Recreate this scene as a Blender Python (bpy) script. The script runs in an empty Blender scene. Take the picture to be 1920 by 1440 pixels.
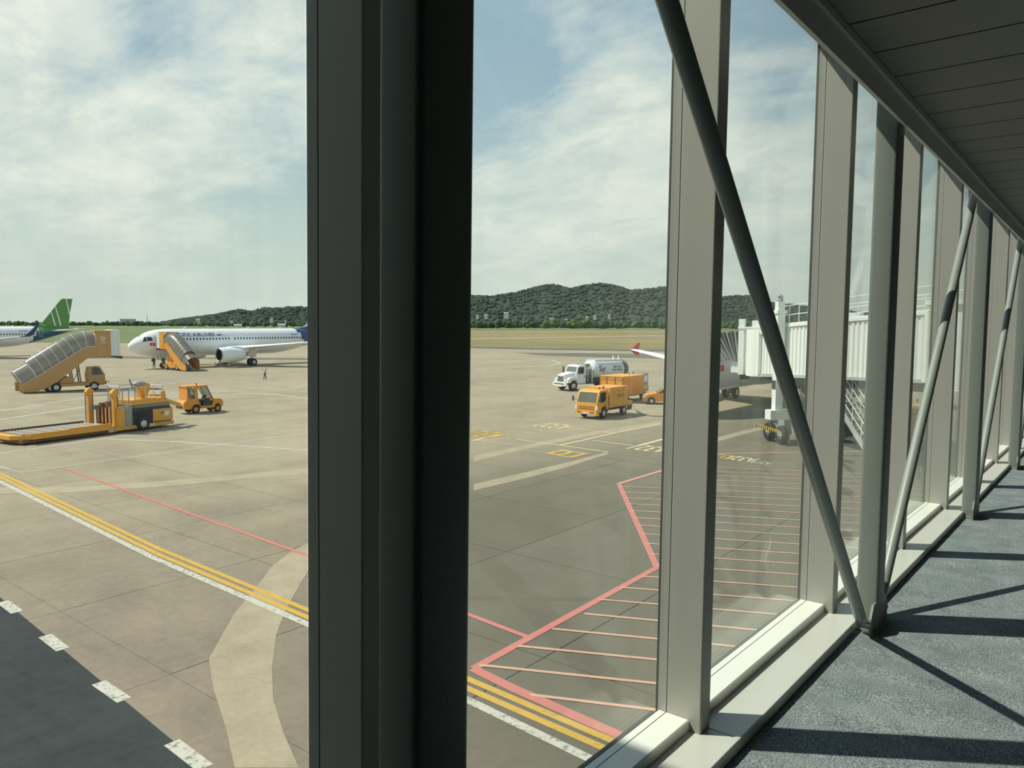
import bpy, math, random
from mathutils import Vector, Matrix

random.seed(7)
scene = bpy.context.scene
COL = scene.collection

# ------------------------------------------------------------------ camera
F_PX = 1440.0           # focal length for a 1920 px wide frame
EYE = 6.9               # camera height above the apron


def basis(pitch, psi, roll):
    sp, cp = math.sin(pitch), math.cos(pitch)
    h = Vector((-math.sin(psi), math.cos(psi), 0)); rt = Vector((math.cos(psi), math.sin(psi), 0))
    fwd = h * cp + Vector((0, 0, -sp)); dn = -(h * sp + Vector((0, 0, cp)))
    c, s = math.cos(roll), math.sin(roll)
    a, b = rt * c - dn * s, rt * s + dn * c
    return Matrix(((a.x, b.x, fwd.x), (a.y, b.y, fwd.y), (a.z, b.z, fwd.z)))


B_COR = basis(math.radians(3.5858), math.radians(38.6513), .0132)
B_W = basis(math.atan(114 / 1440), 0.6753041, .0035)
R_COR = B_W @ B_COR.transposed()      # the footbridge slopes down by about one degree
CAM = Vector((0, 0, EYE))

cam_d = bpy.data.cameras.new('camera')
cam_d.sensor_width = 36.0
cam_d.lens = 36.0 * F_PX / 1920.0
cam_d.clip_start = .02; cam_d.clip_end = 20000
cam = bpy.data.objects.new('camera', cam_d); COL.objects.link(cam)
rc, dc, fc = (Vector((B_W[0][i], B_W[1][i], B_W[2][i])) for i in range(3))
m3 = Matrix(((rc.x, -dc.x, -fc.x), (rc.y, -dc.y, -fc.y), (rc.z, -dc.z, -fc.z)))
cam.matrix_world = Matrix.Translation(CAM) @ m3.to_4x4()
scene.camera = cam

# ------------------------------------------------------------------ light
scene.view_settings.view_transform = 'Standard'
scene.view_settings.look = 'None'
scene.view_settings.gamma = 1.0
scene.view_settings.exposure = 0.0
scene.view_settings.use_curve_mapping = False

SUN_L = Vector((.5200, .3310, -.7880)).normalized()     # direction the light travels
sd = bpy.data.lights.new('sun', 'SUN'); sd.energy = 5.6; sd.angle = .011; sd.color = (1.0, .93, .80)
sun = bpy.data.objects.new('sun', sd); COL.objects.link(sun)
sun.rotation_euler = SUN_L.to_track_quat('-Z', 'Y').to_euler(); sun.location = (-40, -30, 60)


class NT:
    """tiny node-tree helper"""
    def __init__(s, tree): s.t = tree; tree.nodes.clear()
    def n(s, typ, **kw):
        nd = s.t.nodes.new(typ)
        for k, v in kw.items():
            if k == 'inp':
                for kk, vv in v.items():
                    nd.inputs[kk].default_value = vv
            else: setattr(nd, k, v)
        return nd
    def l(s, a, b): s.t.links.new(a, b)
    def math(s, op, a, b=None, clamp=False):
        nd = s.n('ShaderNodeMath', operation=op); nd.use_clamp = clamp
        for i, v in enumerate((a, b)):
            if v is None: continue
            if isinstance(v, (int, float)): nd.inputs[i].default_value = v
            else: s.l(v, nd.inputs[i])
        return nd.outputs[0]
    def mix(s, fac, a, b):
        nd = s.n('ShaderNodeMix', data_type='RGBA')
        for i, v in ((0, fac), (6, a), (7, b)):
            if isinstance(v, (int, float)): nd.inputs[i].default_value = v
            elif isinstance(v, (tuple, list)): nd.inputs[i].default_value = (*v, 1) if len(v) == 3 else v
            else: s.l(v, nd.inputs[i])
        return nd.outputs[2]
    def ramp(s, fac, stops):
        nd = s.n('ShaderNodeValToRGB'); cr = nd.color_ramp
        while len(cr.elements) < len(stops): cr.elements.new(.5)
        for e, (p, c) in zip(cr.elements, stops):
            e.position = p; e.color = (*c, 1) if isinstance(c, (tuple, list)) else (c, c, c, 1)
        s.l(fac, nd.inputs[0]); return nd.outputs[0]
    def noise(s, vec, scale, detail=4, rough=.55, dist=0):
        nd = s.n('ShaderNodeTexNoise', inp={'Scale': scale, 'Detail': detail, 'Roughness': rough, 'Distortion': dist})
        if vec is not None: s.l(vec, nd.inputs['Vector'])
        return nd.outputs[0]
    def mapping(s, vec, scale=(1, 1, 1), rot=(0, 0, 0), loc=(0, 0, 0)):
        nd = s.n('ShaderNodeMapping', inp={'Scale': scale, 'Rotation': rot, 'Location': loc})
        s.l(vec, nd.inputs[0]); return nd.outputs[0]


# sky: pale tropical sky with bands of cirrus and soft cumulus
world = bpy.data.worlds.new('sky'); scene.world = world; world.use_nodes = True
w = NT(world.node_tree)
tc = w.n('ShaderNodeTexCoord'); sp = w.n('ShaderNodeSeparateXYZ'); w.l(tc.outputs['Generated'], sp.inputs[0])
elev = w.math('MAXIMUM', sp.outputs[2], 0.0)
base = w.ramp(elev, [(0.0, (.60, .68, .62)), (.10, (.53, .65, .64)), (.26, (.36, .50, .60)), (.60, (.24, .38, .54)), (1, (.17, .30, .50))])
den = w.math('ADD', elev, .24)
cx = w.n('ShaderNodeCombineXYZ'); w.l(w.math('DIVIDE', sp.outputs[0], den), cx.inputs[0]); w.l(w.math('DIVIDE', sp.outputs[1], den), cx.inputs[1])
p1 = w.mapping(cx.outputs[0], (.55, 1.05, 1), (0, 0, .5), (3.1, 1.7, 0))
n1 = w.noise(p1, 1.0, 9, .60, .5)
p2 = w.mapping(cx.outputs[0], (1.0, 2.4, 1), (0, 0, 1.2), (.7, 4.2, 0))
n2 = w.noise(p2, 1.6, 10, .62, .8)
p3 = w.mapping(cx.outputs[0], (1.3, 1.7, 1), (0, 0, .8), (9.2, 2.6, 0))
n3 = w.noise(p3, 2.2, 10, .66, .3)
def sky_dir(px, py):
    return (B_W @ Vector((px - 960, py - 720, F_PX))).normalized()
fld = w.math('ADD', w.math('MULTIPLY', n1, .45), w.math('ADD', w.math('MULTIPLY', n2, .40), w.math('MULTIPLY', n3, .45)))
for px, py, rad, wt in ((130, 40, 15, .20), (560, 120, 8, .12), (240, 165, 7, .08), (1080, 350, 10, .16), (930, 330, 6, .10), (1235, 230, 7, .14), (1420, 260, 9, .12), (450, 200, 6, .06), (1060, 60, 8, .05), (90, 240, 9, .09),
                        (985, 235, 7, -.17), (930, 190, 5, -.10), (1140, 160, 6, -.06), (345, 45, 4.5, -.17), (110, 95, 5, -.12), (250, 110, 5, -.13), (490, 270, 7, -.12), (900, 30, 5, -.06), (1390, 60, 7, -.14), (30, 290, 4, -.06)):
    d = sky_dir(px, py); vm = w.n('ShaderNodeVectorMath', operation='DOT_PRODUCT', inp={1: tuple(d)}); w.l(tc.outputs['Generated'], vm.inputs[0])
    mr = w.n('ShaderNodeMapRange', interpolation_type='SMOOTHSTEP', inp={'From Min': math.cos(math.radians(rad * 1.25)), 'From Max': 1.0, 'To Min': 0.0, 'To Max': wt}); w.l(vm.outputs['Value'], mr.inputs[0])
    fld = w.math('ADD', fld, mr.outputs[0])
cl = w.ramp(fld, [(.62, 0.0), (.75, .50), (.93, 1.0)])
tone = w.ramp(n3, [(.34, (.70, .76, .72)), (.60, (.90, .91, .83))])
skyc = w.mix(cl, base, tone)
# haze band right above the horizon
hz = w.ramp(elev, [(0.0, 1.0), (.055, .72), (.16, .16), (.30, 0.0)])
skyc = w.mix(w.math('MULTIPLY', hz, .80), skyc, (.655, .715, .635))
bg = w.n('ShaderNodeBackground', inp={'Strength': 1.08}); w.l(skyc, bg.inputs[0])
wo = w.n('ShaderNodeOutputWorld'); w.l(bg.outputs[0], wo.inputs[0])


# ------------------------------------------------------------------ pixel helpers (camera calibration)
def ray(px, py):
    return (B_W @ Vector((px - 960, py - 720, F_PX)))
def G(px, py, z=0.0):
    d = ray(px, py); return CAM + d * ((z - EYE) / d.z)
def cor(x, y, z):
    """footbridge coordinates (camera at origin, y along the bridge) -> world"""
    return CAM + R_COR @ Vector((x, y, z))


# ------------------------------------------------------------------ materials
MATS = {}
def mat(name, col, rough=.5, metal=0.0, var=.06, vscale=3.0, bump=0.0, bscale=40.0, spec=.5, coat=0.0):
    if name in MATS: return MATS[name]
    m = bpy.data.materials.new(name); m.use_nodes = True; t = NT(m.node_tree)
    o = t.n('ShaderNodeOutputMaterial'); b = t.n('ShaderNodeBsdfPrincipled', inp={'Roughness': rough, 'Metallic': metal, 'Specular IOR Level': spec, 'Coat Weight': coat})
    g = t.n('ShaderNodeTexCoord')
    nz = t.noise(g.outputs['Object'], vscale, 5)
    lo = tuple(c * (1 - var) for c in col); hi = tuple(min(1, c * (1 + var)) for c in col)
    t.l(t.mix(nz, lo, hi), b.inputs['Base Color'])
    if bump:
        bn = t.n('ShaderNodeBump', inp={'Strength': bump, 'Distance': .01})
        t.l(t.noise(g.outputs['Object'], bscale, 3), bn.inputs['Height']); t.l(bn.outputs[0], b.inputs['Normal'])
    t.l(b.outputs[0], o.inputs[0]); MATS[name] = m; return m


def paint(name, col, wear=.42, amount=.8, scale=1.6):
    """road paint: worn through in patches"""
    m = bpy.data.materials.new(name); m.use_nodes = True; t = NT(m.node_tree)
    o = t.n('ShaderNodeOutputMaterial'); b = t.n('ShaderNodeBsdfPrincipled', inp={'Roughness': .75})
    g = t.n('ShaderNodeNewGeometry')
    a = t.noise(g.outputs['Position'], scale * 5, 6, .7); c = t.noise(g.outputs['Position'], scale, 4)
    t.l(t.mix(c, tuple(x * .86 for x in col), tuple(min(1, x * 1.1) for x in col)), b.inputs['Base Color'])
    keep = t.ramp(a, [(wear - .10, 1 - amount), (wear + .04, 1.0)])
    tr = t.n('ShaderNodeBsdfTransparent'); mx = t.n('ShaderNodeMixShader')
    t.l(keep, mx.inputs[0]); t.l(tr.outputs[0], mx.inputs[1]); t.l(b.outputs[0], mx.inputs[2]); t.l(mx.outputs[0], o.inputs[0])
    MATS[name] = m; return m


def scrub(name, col, amt):
    """rubbed, paler concrete: soft band, denser along its streaks"""
    m = bpy.data.materials.new(name); m.use_nodes = True; t = NT(m.node_tree)
    o = t.n('ShaderNodeOutputMaterial'); b = t.n('ShaderNodeBsdfPrincipled', inp={'Roughness': .85, 'Base Color': (*col, 1)})
    g = t.n('ShaderNodeNewGeometry'); P = g.outputs['Position']
    a = t.math('ADD', t.math('MULTIPLY', t.noise(P, 1.1, 3, .5), .6), t.math('MULTIPLY', t.noise(P, 9.0, 6, .7), .4))
    tr = t.n('ShaderNodeBsdfTransparent'); mx = t.n('ShaderNodeMixShader')
    t.l(t.ramp(a, [(.30, amt * .55), (.65, amt)]), mx.inputs[0]); t.l(tr.outputs[0], mx.inputs[1]); t.l(b.outputs[0], mx.inputs[2]); t.l(mx.outputs[0], o.inputs[0]); return m


def ground_mat(name, light, dark, grid=None, streak=.5, dark_stand=True, rough=.85, worn=None):
    m = bpy.data.materials.new(name); m.use_nodes = True; t = NT(m.node_tree)
    o = t.n('ShaderNodeOutputMaterial'); b = t.n('ShaderNodeBsdfPrincipled', inp={'Roughness': rough, 'Specular IOR Level': .25})
    g = t.n('ShaderNodeNewGeometry'); P = g.outputs['Position']
    n1 = t.noise(P, .06, 5, .6); n2 = t.noise(P, .5, 8, .65); n3 = t.noise(P, 4.5, 8, .8)
    st = t.noise(t.mapping(P, (.9, .10, 1), (0, 0, .12)), .35, 7, .65, .4)
    st2 = t.noise(t.mapping(P, (.16, 1.1, 1), (0, 0, -.5)), .4, 7, .6, .6)
    f = t.math('ADD', t.math('MULTIPLY', n1, .55), t.math('MULTIPLY', n2, .45))
    f = t.math('ADD', f, t.math('MULTIPLY', t.math('SUBTRACT', st, .5), streak))
    f = t.math('ADD', f, t.math('MULTIPLY', t.math('SUBTRACT', st2, .5), streak * .7))
    f = t.math('ADD', f, t.math('MULTIPLY', t.math('SUBTRACT', n3, .5), .65))
    c = t.ramp(f, [(.28, dark), (.62, light)])
    if worn:       # browner, darker concrete towards the footbridge
        s0 = t.n('ShaderNodeSeparateXYZ'); t.l(P, s0.inputs[0])
        wm = t.n('ShaderNodeMapRange', interpolation_type='SMOOTHSTEP', inp={'From Min': 20., 'From Max': 58.}); t.l(t.math('SUBTRACT', s0.outputs[1], s0.outputs[0]), wm.inputs[0])
        c = t.mix(wm.outputs[0], t.ramp(f, [(.28, worn[1]), (.62, worn[0])]), c)
    if dark_stand:      # darker parking stand around the gate
        s = t.n('ShaderNodeSeparateXYZ'); t.l(P, s.inputs[0])
        ax = t.n('ShaderNodeMapRange', interpolation_type='SMOOTHSTEP', inp={'From Min': -31., 'From Max': -17.}); t.l(s.outputs[0], ax.inputs[0])
        dg = t.math('ADD', s.outputs[0], t.math('MULTIPLY', t.math('SUBTRACT', s.outputs[1], 10.0), 1.3))
        bx_ = t.n('ShaderNodeMapRange', interpolation_type='SMOOTHSTEP', inp={'From Min': -19., 'From Max': -5.}); t.l(dg, bx_.inputs[0])
        ay = t.n('ShaderNodeMapRange', interpolation_type='SMOOTHSTEP', inp={'From Min': 85., 'From Max': 55.}); t.l(s.outputs[1], ay.inputs[0])
        k = t.math('MULTIPLY', t.math('MULTIPLY', t.math('MULTIPLY', ax.outputs[0], bx_.outputs[0]), ay.outputs[0]), t.ramp(n2, [(.25, .65), (.7, 1.0)]))
        c = t.mix(t.math('MULTIPLY', k, .86), c, tuple(x * .42 for x in (dark[0] * .95, dark[1] * 1.06, dark[2] * 1.12)))
    if grid:
        s2 = t.n('ShaderNodeSeparateXYZ'); t.l(P, s2.inputs[0])
        gs = []
        for i, off in ((0, grid[1]), (1, grid[2])):
            v = t.math('MODULO', t.math('ADD', s2.outputs[i], 5250 - off), grid[0])
            gs.append(t.math('LESS_THAN', v, .035))
        c = t.mix(t.math('MULTIPLY', t.math('MAXIMUM', gs[0], gs[1]), .5), c, (.05, .045, .04))
    t.l(c, b.inputs['Base Color'])
    bn = t.n('ShaderNodeBump', inp={'Strength': .25, 'Distance': .02}); t.l(n3, bn.inputs['Height']); t.l(bn.outputs[0], b.inputs['Normal'])
    t.l(b.outputs[0], o.inputs[0]); MATS[name] = m; return m


def glass_mat():
    m = bpy.data.materials.new('window_glass'); m.use_nodes = True; t = NT(m.node_tree)
    o = t.n('ShaderNodeOutputMaterial'); tr = t.n('ShaderNodeBsdfTransparent', inp={'Color': (.955, .985, .965, 1)})
    gl = t.n('ShaderNodeBsdfGlossy', inp={'Roughness': 0.0, 'Color': (.9, .95, .92, 1)})
    lw = t.n('ShaderNodeLayerWeight', inp={'Blend': .5})
    fr = t.math('ADD', t.math('MULTIPLY', t.math('POWER', lw.outputs['Facing'], 5.0), .90), .035)
    mx = t.n('ShaderNodeMixShader'); t.l(fr, mx.inputs[0]); t.l(tr.outputs[0], mx.inputs[1]); t.l(gl.outputs[0], mx.inputs[2])
    # thin film of dust and dried water runs
    g = t.n('ShaderNodeNewGeometry'); P = g.outputs['Position']
    run = t.noise(t.mapping(P, (1, 26, .5)), 1.0, 6, .65)
    cloud = t.noise(P, 1.3, 5, .6)
    dust = t.math('ADD', t.ramp(run, [(.40, .005), (.75, .042)]), t.ramp(cloud, [(.40, 0.0), (.75, .018)]))
    df = t.n('ShaderNodeBsdfDiffuse', inp={'Color': (.80, .82, .76, 1)}); tl = t.n('ShaderNodeBsdfTranslucent', inp={'Color': (.80, .82, .76, 1)})
    ad = t.n('ShaderNodeMixShader', inp={0: .6}); t.l(df.outputs[0], ad.inputs[1]); t.l(tl.outputs[0], ad.inputs[2])
    m2 = t.n('ShaderNodeMixShader'); t.l(dust, m2.inputs[0]); t.l(mx.outputs[0], m2.inputs[1]); t.l(ad.outputs[0], m2.inputs[2])
    t.l(m2.outputs[0], o.inputs[0]); MATS['window_glass'] = m; return m


def clear_mat(name, col, trans, rough=.15):
    """tinted see-through plastic or vehicle glass"""
    m = bpy.data.materials.new(name); m.use_nodes = True; t = NT(m.node_tree)
    o = t.n('ShaderNodeOutputMaterial'); tr = t.n('ShaderNodeBsdfTransparent', inp={'Color': (*[min(1, c * 1.3 + .35) for c in col], 1)})
    b = t.n('ShaderNodeBsdfPrincipled', inp={'Roughness': rough}); g = t.n('ShaderNodeTexCoord')
    t.l(t.mix(t.noise(g.outputs['Object'], 1.5, 5), tuple(c * .75 for c in col), tuple(c * 1.2 for c in col)), b.inputs['Base Color'])
    mx = t.n('ShaderNodeMixShader', inp={0: 1 - trans}); t.l(tr.outputs[0], mx.inputs[1]); t.l(b.outputs[0], mx.inputs[2]); t.l(mx.outputs[0], o.inputs[0])
    MATS[name] = m; return m


def carpet_mat():
    m = bpy.data.materials.new('blue_grey_carpet'); m.use_nodes = True; t = NT(m.node_tree)
    o = t.n('ShaderNodeOutputMaterial'); b = t.n('ShaderNodeBsdfPrincipled', inp={'Roughness': .95, 'Specular IOR Level': .1})
    g = t.n('ShaderNodeTexCoord'); P = g.outputs['Object']
    v = t.n('ShaderNodeTexVoronoi', inp={'Scale': 260.0}); t.l(P, v.inputs['Vector'])
    n = t.noise(P, 190, 3, .7); n2 = t.noise(P, 5, 4)
    f = t.math('ADD', t.math('MULTIPLY', n, .9), t.math('MULTIPLY', t.math('SUBTRACT', n2, .5), .15))
    t.l(t.ramp(f, [(.32, (.050, .066, .072)), (.48, (.21, .255, .27)), (.64, (.60, .66, .66))]), b.inputs['Base Color'])
    bn = t.n('ShaderNodeBump', inp={'Strength': .7, 'Distance': .004}); t.l(n, bn.inputs['Height']); t.l(bn.outputs[0], b.inputs['Normal'])
    t.l(b.outputs[0], o.inputs[0]); return m


def perforated_mat():
    m = bpy.data.materials.new('perforated_metal'); m.use_nodes = True; t = NT(m.node_tree)
    o = t.n('ShaderNodeOutputMaterial'); b = t.n('ShaderNodeBsdfPrincipled', inp={'Roughness': .55, 'Metallic': .2})
    g = t.n('ShaderNodeTexCoord'); s = t.n('ShaderNodeSeparateXYZ'); t.l(t.mapping(g.outputs['Object'], (1, 1, 1), (0, 0, .785)), s.inputs[0])
    k = 2 * math.pi / .0115
    a = t.math('SINE', t.math('MULTIPLY', s.outputs[0], k)); c = t.math('SINE', t.math('MULTIPLY', s.outputs[1], k))
    hole = t.ramp(t.math('ADD', t.math('MULTIPLY', t.math('MULTIPLY', a, c), .5), .5), [(.60, 0.0), (.72, 1.0)])
    t.l(t.mix(hole, (.25, .245, .22), (.018, .018, .018)), b.inputs['Base Color'])
    t.l(b.outputs[0], o.inputs[0]); return m


# ------------------------------------------------------------------ mesh helpers
class MB:
    base_T = None
    def __init__(s): s.v = []; s.f = []; s.mi = []; s.cur = 0; s.T = MB.base_T
    def add(s, vs, fs):
        o = len(s.v)
        s.v += [tuple(s.T(*p)) if s.T else tuple(p) for p in vs]
        for f in fs: s.f.append([i + o for i in f]); s.mi.append(s.cur)
    def box(s, x0, x1, y0, y1, z0, z1):
        s.add([(x0, y0, z0), (x1, y0, z0), (x1, y1, z0), (x0, y1, z0), (x0, y0, z1), (x1, y0, z1), (x1, y1, z1), (x0, y1, z1)],
              [(0, 3, 2, 1), (4, 5, 6, 7), (0, 1, 5, 4), (1, 2, 6, 5), (2, 3, 7, 6), (3, 0, 4, 7)]); return s
    def rbox(s, x0, x1, y0, y1, z0, z1, r=.05, axis='z', n=3):
        """box with the four edges along one axis rounded"""
        lim = {'z': (x0, x1, y0, y1), 'x': (y0, y1, z0, z1), 'y': (x0, x1, z0, z1)}[axis]
        a0, a1, b0, b1 = lim; p = []
        for cx_, cy_, st in ((a1 - r, b1 - r, 0), (a0 + r, b1 - r, 1), (a0 + r, b0 + r, 2), (a1 - r, b0 + r, 3)):
            for i in range(n + 1):
                an = (st + i / n) * math.pi / 2; p.append((cx_ + r * math.cos(an), cy_ + r * math.sin(an)))
        ext = {'z': (z0, z1), 'x': (x0, x1), 'y': (y0, y1)}[axis]
        return s.prism(p, {'z': 'xy', 'x': 'yz', 'y': 'xz'}[axis], *ext)
    def prism(s, poly, plane, a, b):
        def P(p, q): return {'xy': (p[0], p[1], q), 'xz': (p[0], q, p[1]), 'yz': (q, p[0], p[1])}[plane]
        n = len(poly)
        s.add([P(p, a) for p in poly] + [P(p, b) for p in poly],
              [tuple(range(n - 1, -1, -1)), tuple(range(n, 2 * n))] + [(i, (i + 1) % n, n + (i + 1) % n, n + i) for i in range(n)]); return s
    def cyl(s, p, q, r, r2=None, n=12, caps=True):
        p, q = Vector(p), Vector(q); d = (q - p).normalized(); r2 = r if r2 is None else r2
        a = d.orthogonal().normalized(); b = d.cross(a); vs = []
        for c, rr in ((p, r), (q, r2)):
            for i in range(n):
                t = 2 * math.pi * i / n; vs.append(c + a * (rr * math.cos(t)) + b * (rr * math.sin(t)))
        fs = [(i, (i + 1) % n, n + (i + 1) % n, n + i) for i in range(n)]
        if caps: fs += [tuple(range(n - 1, -1, -1)), tuple(range(n, 2 * n))]
        s.add(vs, fs); return s
    def tube(s, pts, r, n=6):
        for a, b in zip(pts[:-1], pts[1:]): s.cyl(a, b, r, n=n)
        return s
    def bar(s, p, q, w, h, up=(0, 0, 1)):
        p, q, up = Vector(p), Vector(q), Vector(up); d = (q - p).normalized(); a = d.cross(up).normalized(); b = a.cross(d)
        vs = [c + a * (sx * w / 2) + b * (sy * h / 2) for c in (p, q) for sx, sy in ((-1, -1), (1, -1), (1, 1), (-1, 1))]
        s.add(vs, [(3, 2, 1, 0), (4, 5, 6, 7)] + [(i, (i + 1) % 4, 4 + (i + 1) % 4, 4 + i) for i in range(4)]); return s
    def loft(s, rings, caps=True, closed=True):
        n = len(rings[0]); m = n if closed else n - 1; vs = [p for r in rings for p in r]; fs = []
        for k in range(len(rings) - 1):
            for i in range(m): fs.append((k * n + i, k * n + (i + 1) % n, (k + 1) * n + (i + 1) % n, (k + 1) * n + i))
        if caps: fs += [tuple(range(n - 1, -1, -1)), tuple(range((len(rings) - 1) * n, len(rings) * n))]
        s.add(vs, fs); return s
    def lathe(s, c, axis, prof, n=16, caps=True):
        """prof: (distance along axis, radius)"""
        c, d = Vector(c), Vector(axis).normalized(); a = d.orthogonal().normalized(); b = d.cross(a)
        return s.loft([[c + d * t + (a * math.cos(2 * math.pi * i / n) + b * math.sin(2 * math.pi * i / n)) * r for i in range(n)] for t, r in prof], caps)
    def sphere(s, c, r, n=10, sc=(1, 1, 1)):
        rings = []
        for k in range(1, n // 2 + 1):
            t = math.pi * k / (n // 2 + 1)
            rings.append([(c[0] + r * sc[0] * math.sin(t) * math.cos(2 * math.pi * i / n), c[1] + r * sc[1] * math.sin(t) * math.sin(2 * math.pi * i / n), c[2] + r * sc[2] * math.cos(t)) for i in range(n)])
        return s.loft(rings)
    def quad(s, a, b, c, d): s.add([a, b, c, d], [(0, 1, 2, 3)]); return s
    def mesh(s, name, smooth=False):
        me = bpy.data.meshes.new(name); me.from_pydata(s.v, [], s.f)
        me.polygons.foreach_set('material_index', s.mi)
        if smooth:
            me.polygons.foreach_set('use_smooth', [True] * len(s.f))
        me.update(); return me
    def build(s, name, m, parent=None, smooth=False, bevel=0.0):
        me = s.mesh(name, smooth)
        for x in (m if isinstance(m, (list, tuple)) else [m]): me.materials.append(x)
        o = bpy.data.objects.new(name, me); COL.objects.link(o)
        if parent: o.parent = parent
        if smooth:
            e = o.modifiers.new('edges', 'EDGE_SPLIT'); e.split_angle = math.radians(38)
        if bevel:
            bv = o.modifiers.new('bevel', 'BEVEL'); bv.width = bevel; bv.segments = 2; bv.limit_method = 'ANGLE'
        return o


def thing(name, label, cat, loc=(0, 0, 0), rz=0.0, group=None, scale=1.0):
    o = bpy.data.objects.new(name, None); COL.objects.link(o); o.empty_display_size = .3
    o.location = loc; o.rotation_euler = (0, 0, rz); o.scale = (scale,) * 3
    tag(o, label, cat, group); return o
def tag(o, label=None, cat=None, group=None, kind=None):
    if label: o['label'] = label
    if cat: o['category'] = cat
    if group: o['group'] = group
    if kind: o['kind'] = kind
    return o
def struct(name, label=None):
    o = bpy.data.objects.new(name, None); COL.objects.link(o); o.empty_display_size = .3
    return tag(o, label, None, None, 'structure')
def share(proto, parent, loc=None, rz=None):
    c = proto.copy(); COL.objects.link(c); c.parent = parent
    if loc is not None: c.location = loc
    if rz is not None: c.rotation_euler = (0, 0, rz)
    return c
def copy_tree(o, parent=None):
    c = o.copy(); COL.objects.link(c); c.parent = parent
    for ch in list(o.children): copy_tree(ch, c)
    return c
def text_mesh(body, size, extrude=.0):
    cu = bpy.data.curves.new('txt', 'FONT'); cu.body = body; cu.size = size; cu.extrude = extrude; cu.resolution_u = 3; cu.offset = size * .018
    ob = bpy.data.objects.new('txt', cu); COL.objects.link(ob)
    me = bpy.data.meshes.new_from_object(ob.evaluated_get(bpy.context.evaluated_depsgraph_get()))
    bpy.data.objects.remove(ob); bpy.data.curves.remove(cu); return me
def text_on(body, size, fn, name, m, parent, width=None):
    """lettering whose flat outline (u right, v up) is laid on a surface by fn(u, v)"""
    me = text_mesh(body, size); xs = [v.co.x for v in me.vertices] or [0, 1]
    k = (width / (max(xs) - min(xs))) if width else 1.0; x0 = min(xs)
    for v in me.vertices: v.co = Vector(fn((v.co.x - x0) * k, v.co.y))
    me.materials.clear(); me.materials.append(m)
    o = bpy.data.objects.new(name, me); COL.objects.link(o); o.parent = parent; return o


M = dict(
    white=mat('white_paint', (.80, .81, .79), .35, var=.04),
    plane_white=mat('aircraft_white', (.84, .85, .85), .28, var=.03, vscale=.4),
    belly=mat('aircraft_grey', (.55, .56, .57), .35, var=.05, vscale=.4),
    navy=mat('navy_paint', (.025, .06, .17), .35, var=.25, vscale=.8),
    green=mat('leaf_green_paint', (.10, .27, .055), .35, var=.08, vscale=.5),
    blue=mat('deep_blue_paint', (.02, .085, .20), .35, var=.1, vscale=.5),
    red=mat('red_paint', (.55, .035, .025), .4),
    gold=mat('gold_paint', (.85, .55, .05), .4),
    orange=mat('orange_paint', (.72, .30, .035), .42, var=.10, vscale=2),
    tan=mat('faded_orange_paint', (.54, .30, .11), .5, var=.14, vscale=1.2),
    yellow=mat('safety_yellow', (.76, .36, .05), .42, var=.10, vscale=2),
    black=mat('black_rubber', (.018, .018, .018), .7),
    dark=mat('dark_metal', (.05, .052, .05), .55),
    steel=mat('bare_steel', (.36, .36, .35), .38, .6),
    hub=mat('wheel_hub', (.62, .62, .60), .4, .3),
    grey=mat('grey_paint', (.30, .31, .30), .5),
    engine_dark=mat('engine_inlet', (.012, .015, .016), .6),
    glassd=mat('dark_glass', (.015, .022, .024), .08, spec=.8),
    brown=mat('brown_rust_paint', (.20, .085, .035), .6, var=.2),
    conew=mat('cone_orange', (.80, .14, .03), .5),
    bridge=mat('bridge_white', (.80, .83, .80), .45, var=.05, vscale=.8),
    bridge_grey=mat('bridge_grey', (.42, .44, .43), .5, var=.06, vscale=.8),
    bellows=mat('bellows_grey', (.13, .135, .14), .75, var=.2),
    mull=mat('aluminium_grey', (.40, .40, .36), .42, .1, var=.03, vscale=6),
    sill=mat('sill_aluminium', (.59, .60, .555), .30, .05, var=.03, vscale=5),
    steelpost=mat('post_grey_paint', (.205, .23, .21), .45, .05, var=.05, vscale=5, bump=.12, bscale=160),
    brace=mat('brace_grey_paint', (.27, .30, .28), .38, .1, var=.05, vscale=5),
    rail=mat('rail_aluminium', (.84, .85, .79), .32, .05, var=.03, vscale=5),
    gasket=mat('gasket_black', (.012, .014, .013), .6),
    fascia=mat('fascia_grey', (.72, .71, .64), .5, var=.04),
    void=mat('ceiling_void', (.03, .03, .03), .8),
    wall=mat('wall_panel_grey', (.12, .125, .12), .6),
    roof=mat('roof_grey', (.4, .4, .39), .6),
    terminal=mat('shade_block_cladding', (.66, .66, .62), .6),  # unseen shading block, kept pale to lift the nearest mullion
    skin=mat('skin', (.42, .24, .15), .55), hair=mat('hair_black', (.01, .01, .01), .6),
    camo=mat('dark_green_clothes', (.06, .075, .05), .8, var=.3, vscale=12),
    shirt=mat('white_shirt', (.70, .70, .62), .8), trousers=mat('grey_trousers', (.10, .11, .13), .8),
    vest=mat('blue_grey_vest', (.26, .30, .31), .8),
    pack=mat('black_pack', (.02, .022, .025), .8),
    plate=mat('plate_pink', (.70, .62, .60), .5), lamp=mat('lamp_lens', (.75, .74, .70), .15),
    hosem=mat('hose_grey', (.20, .20, .18), .7),
)
M['glass'] = glass_mat(); M['carpet'] = carpet_mat(); M['perf'] = perforated_mat()
M['plastic'] = clear_mat('smoky_canopy_plastic', (.33, .31, .27), .36, .16)
M['plastic_dark'] = clear_mat('brown_canopy_plastic', (.20, .175, .14), .12, .25)
M['vglass'] = clear_mat('vehicle_glass', (.16, .20, .19), .45, .05)
NEAR_BROWN = ((.268, .218, .162), (.160, .130, .096))  # browner tones for the concrete nearest the footbridge
M['concrete'] = ground_mat('apron_concrete', (.370, .312, .218), (.245, .206, .146), grid=(5.25, -19.6, 7.2), worn=NEAR_BROWN)
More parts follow.
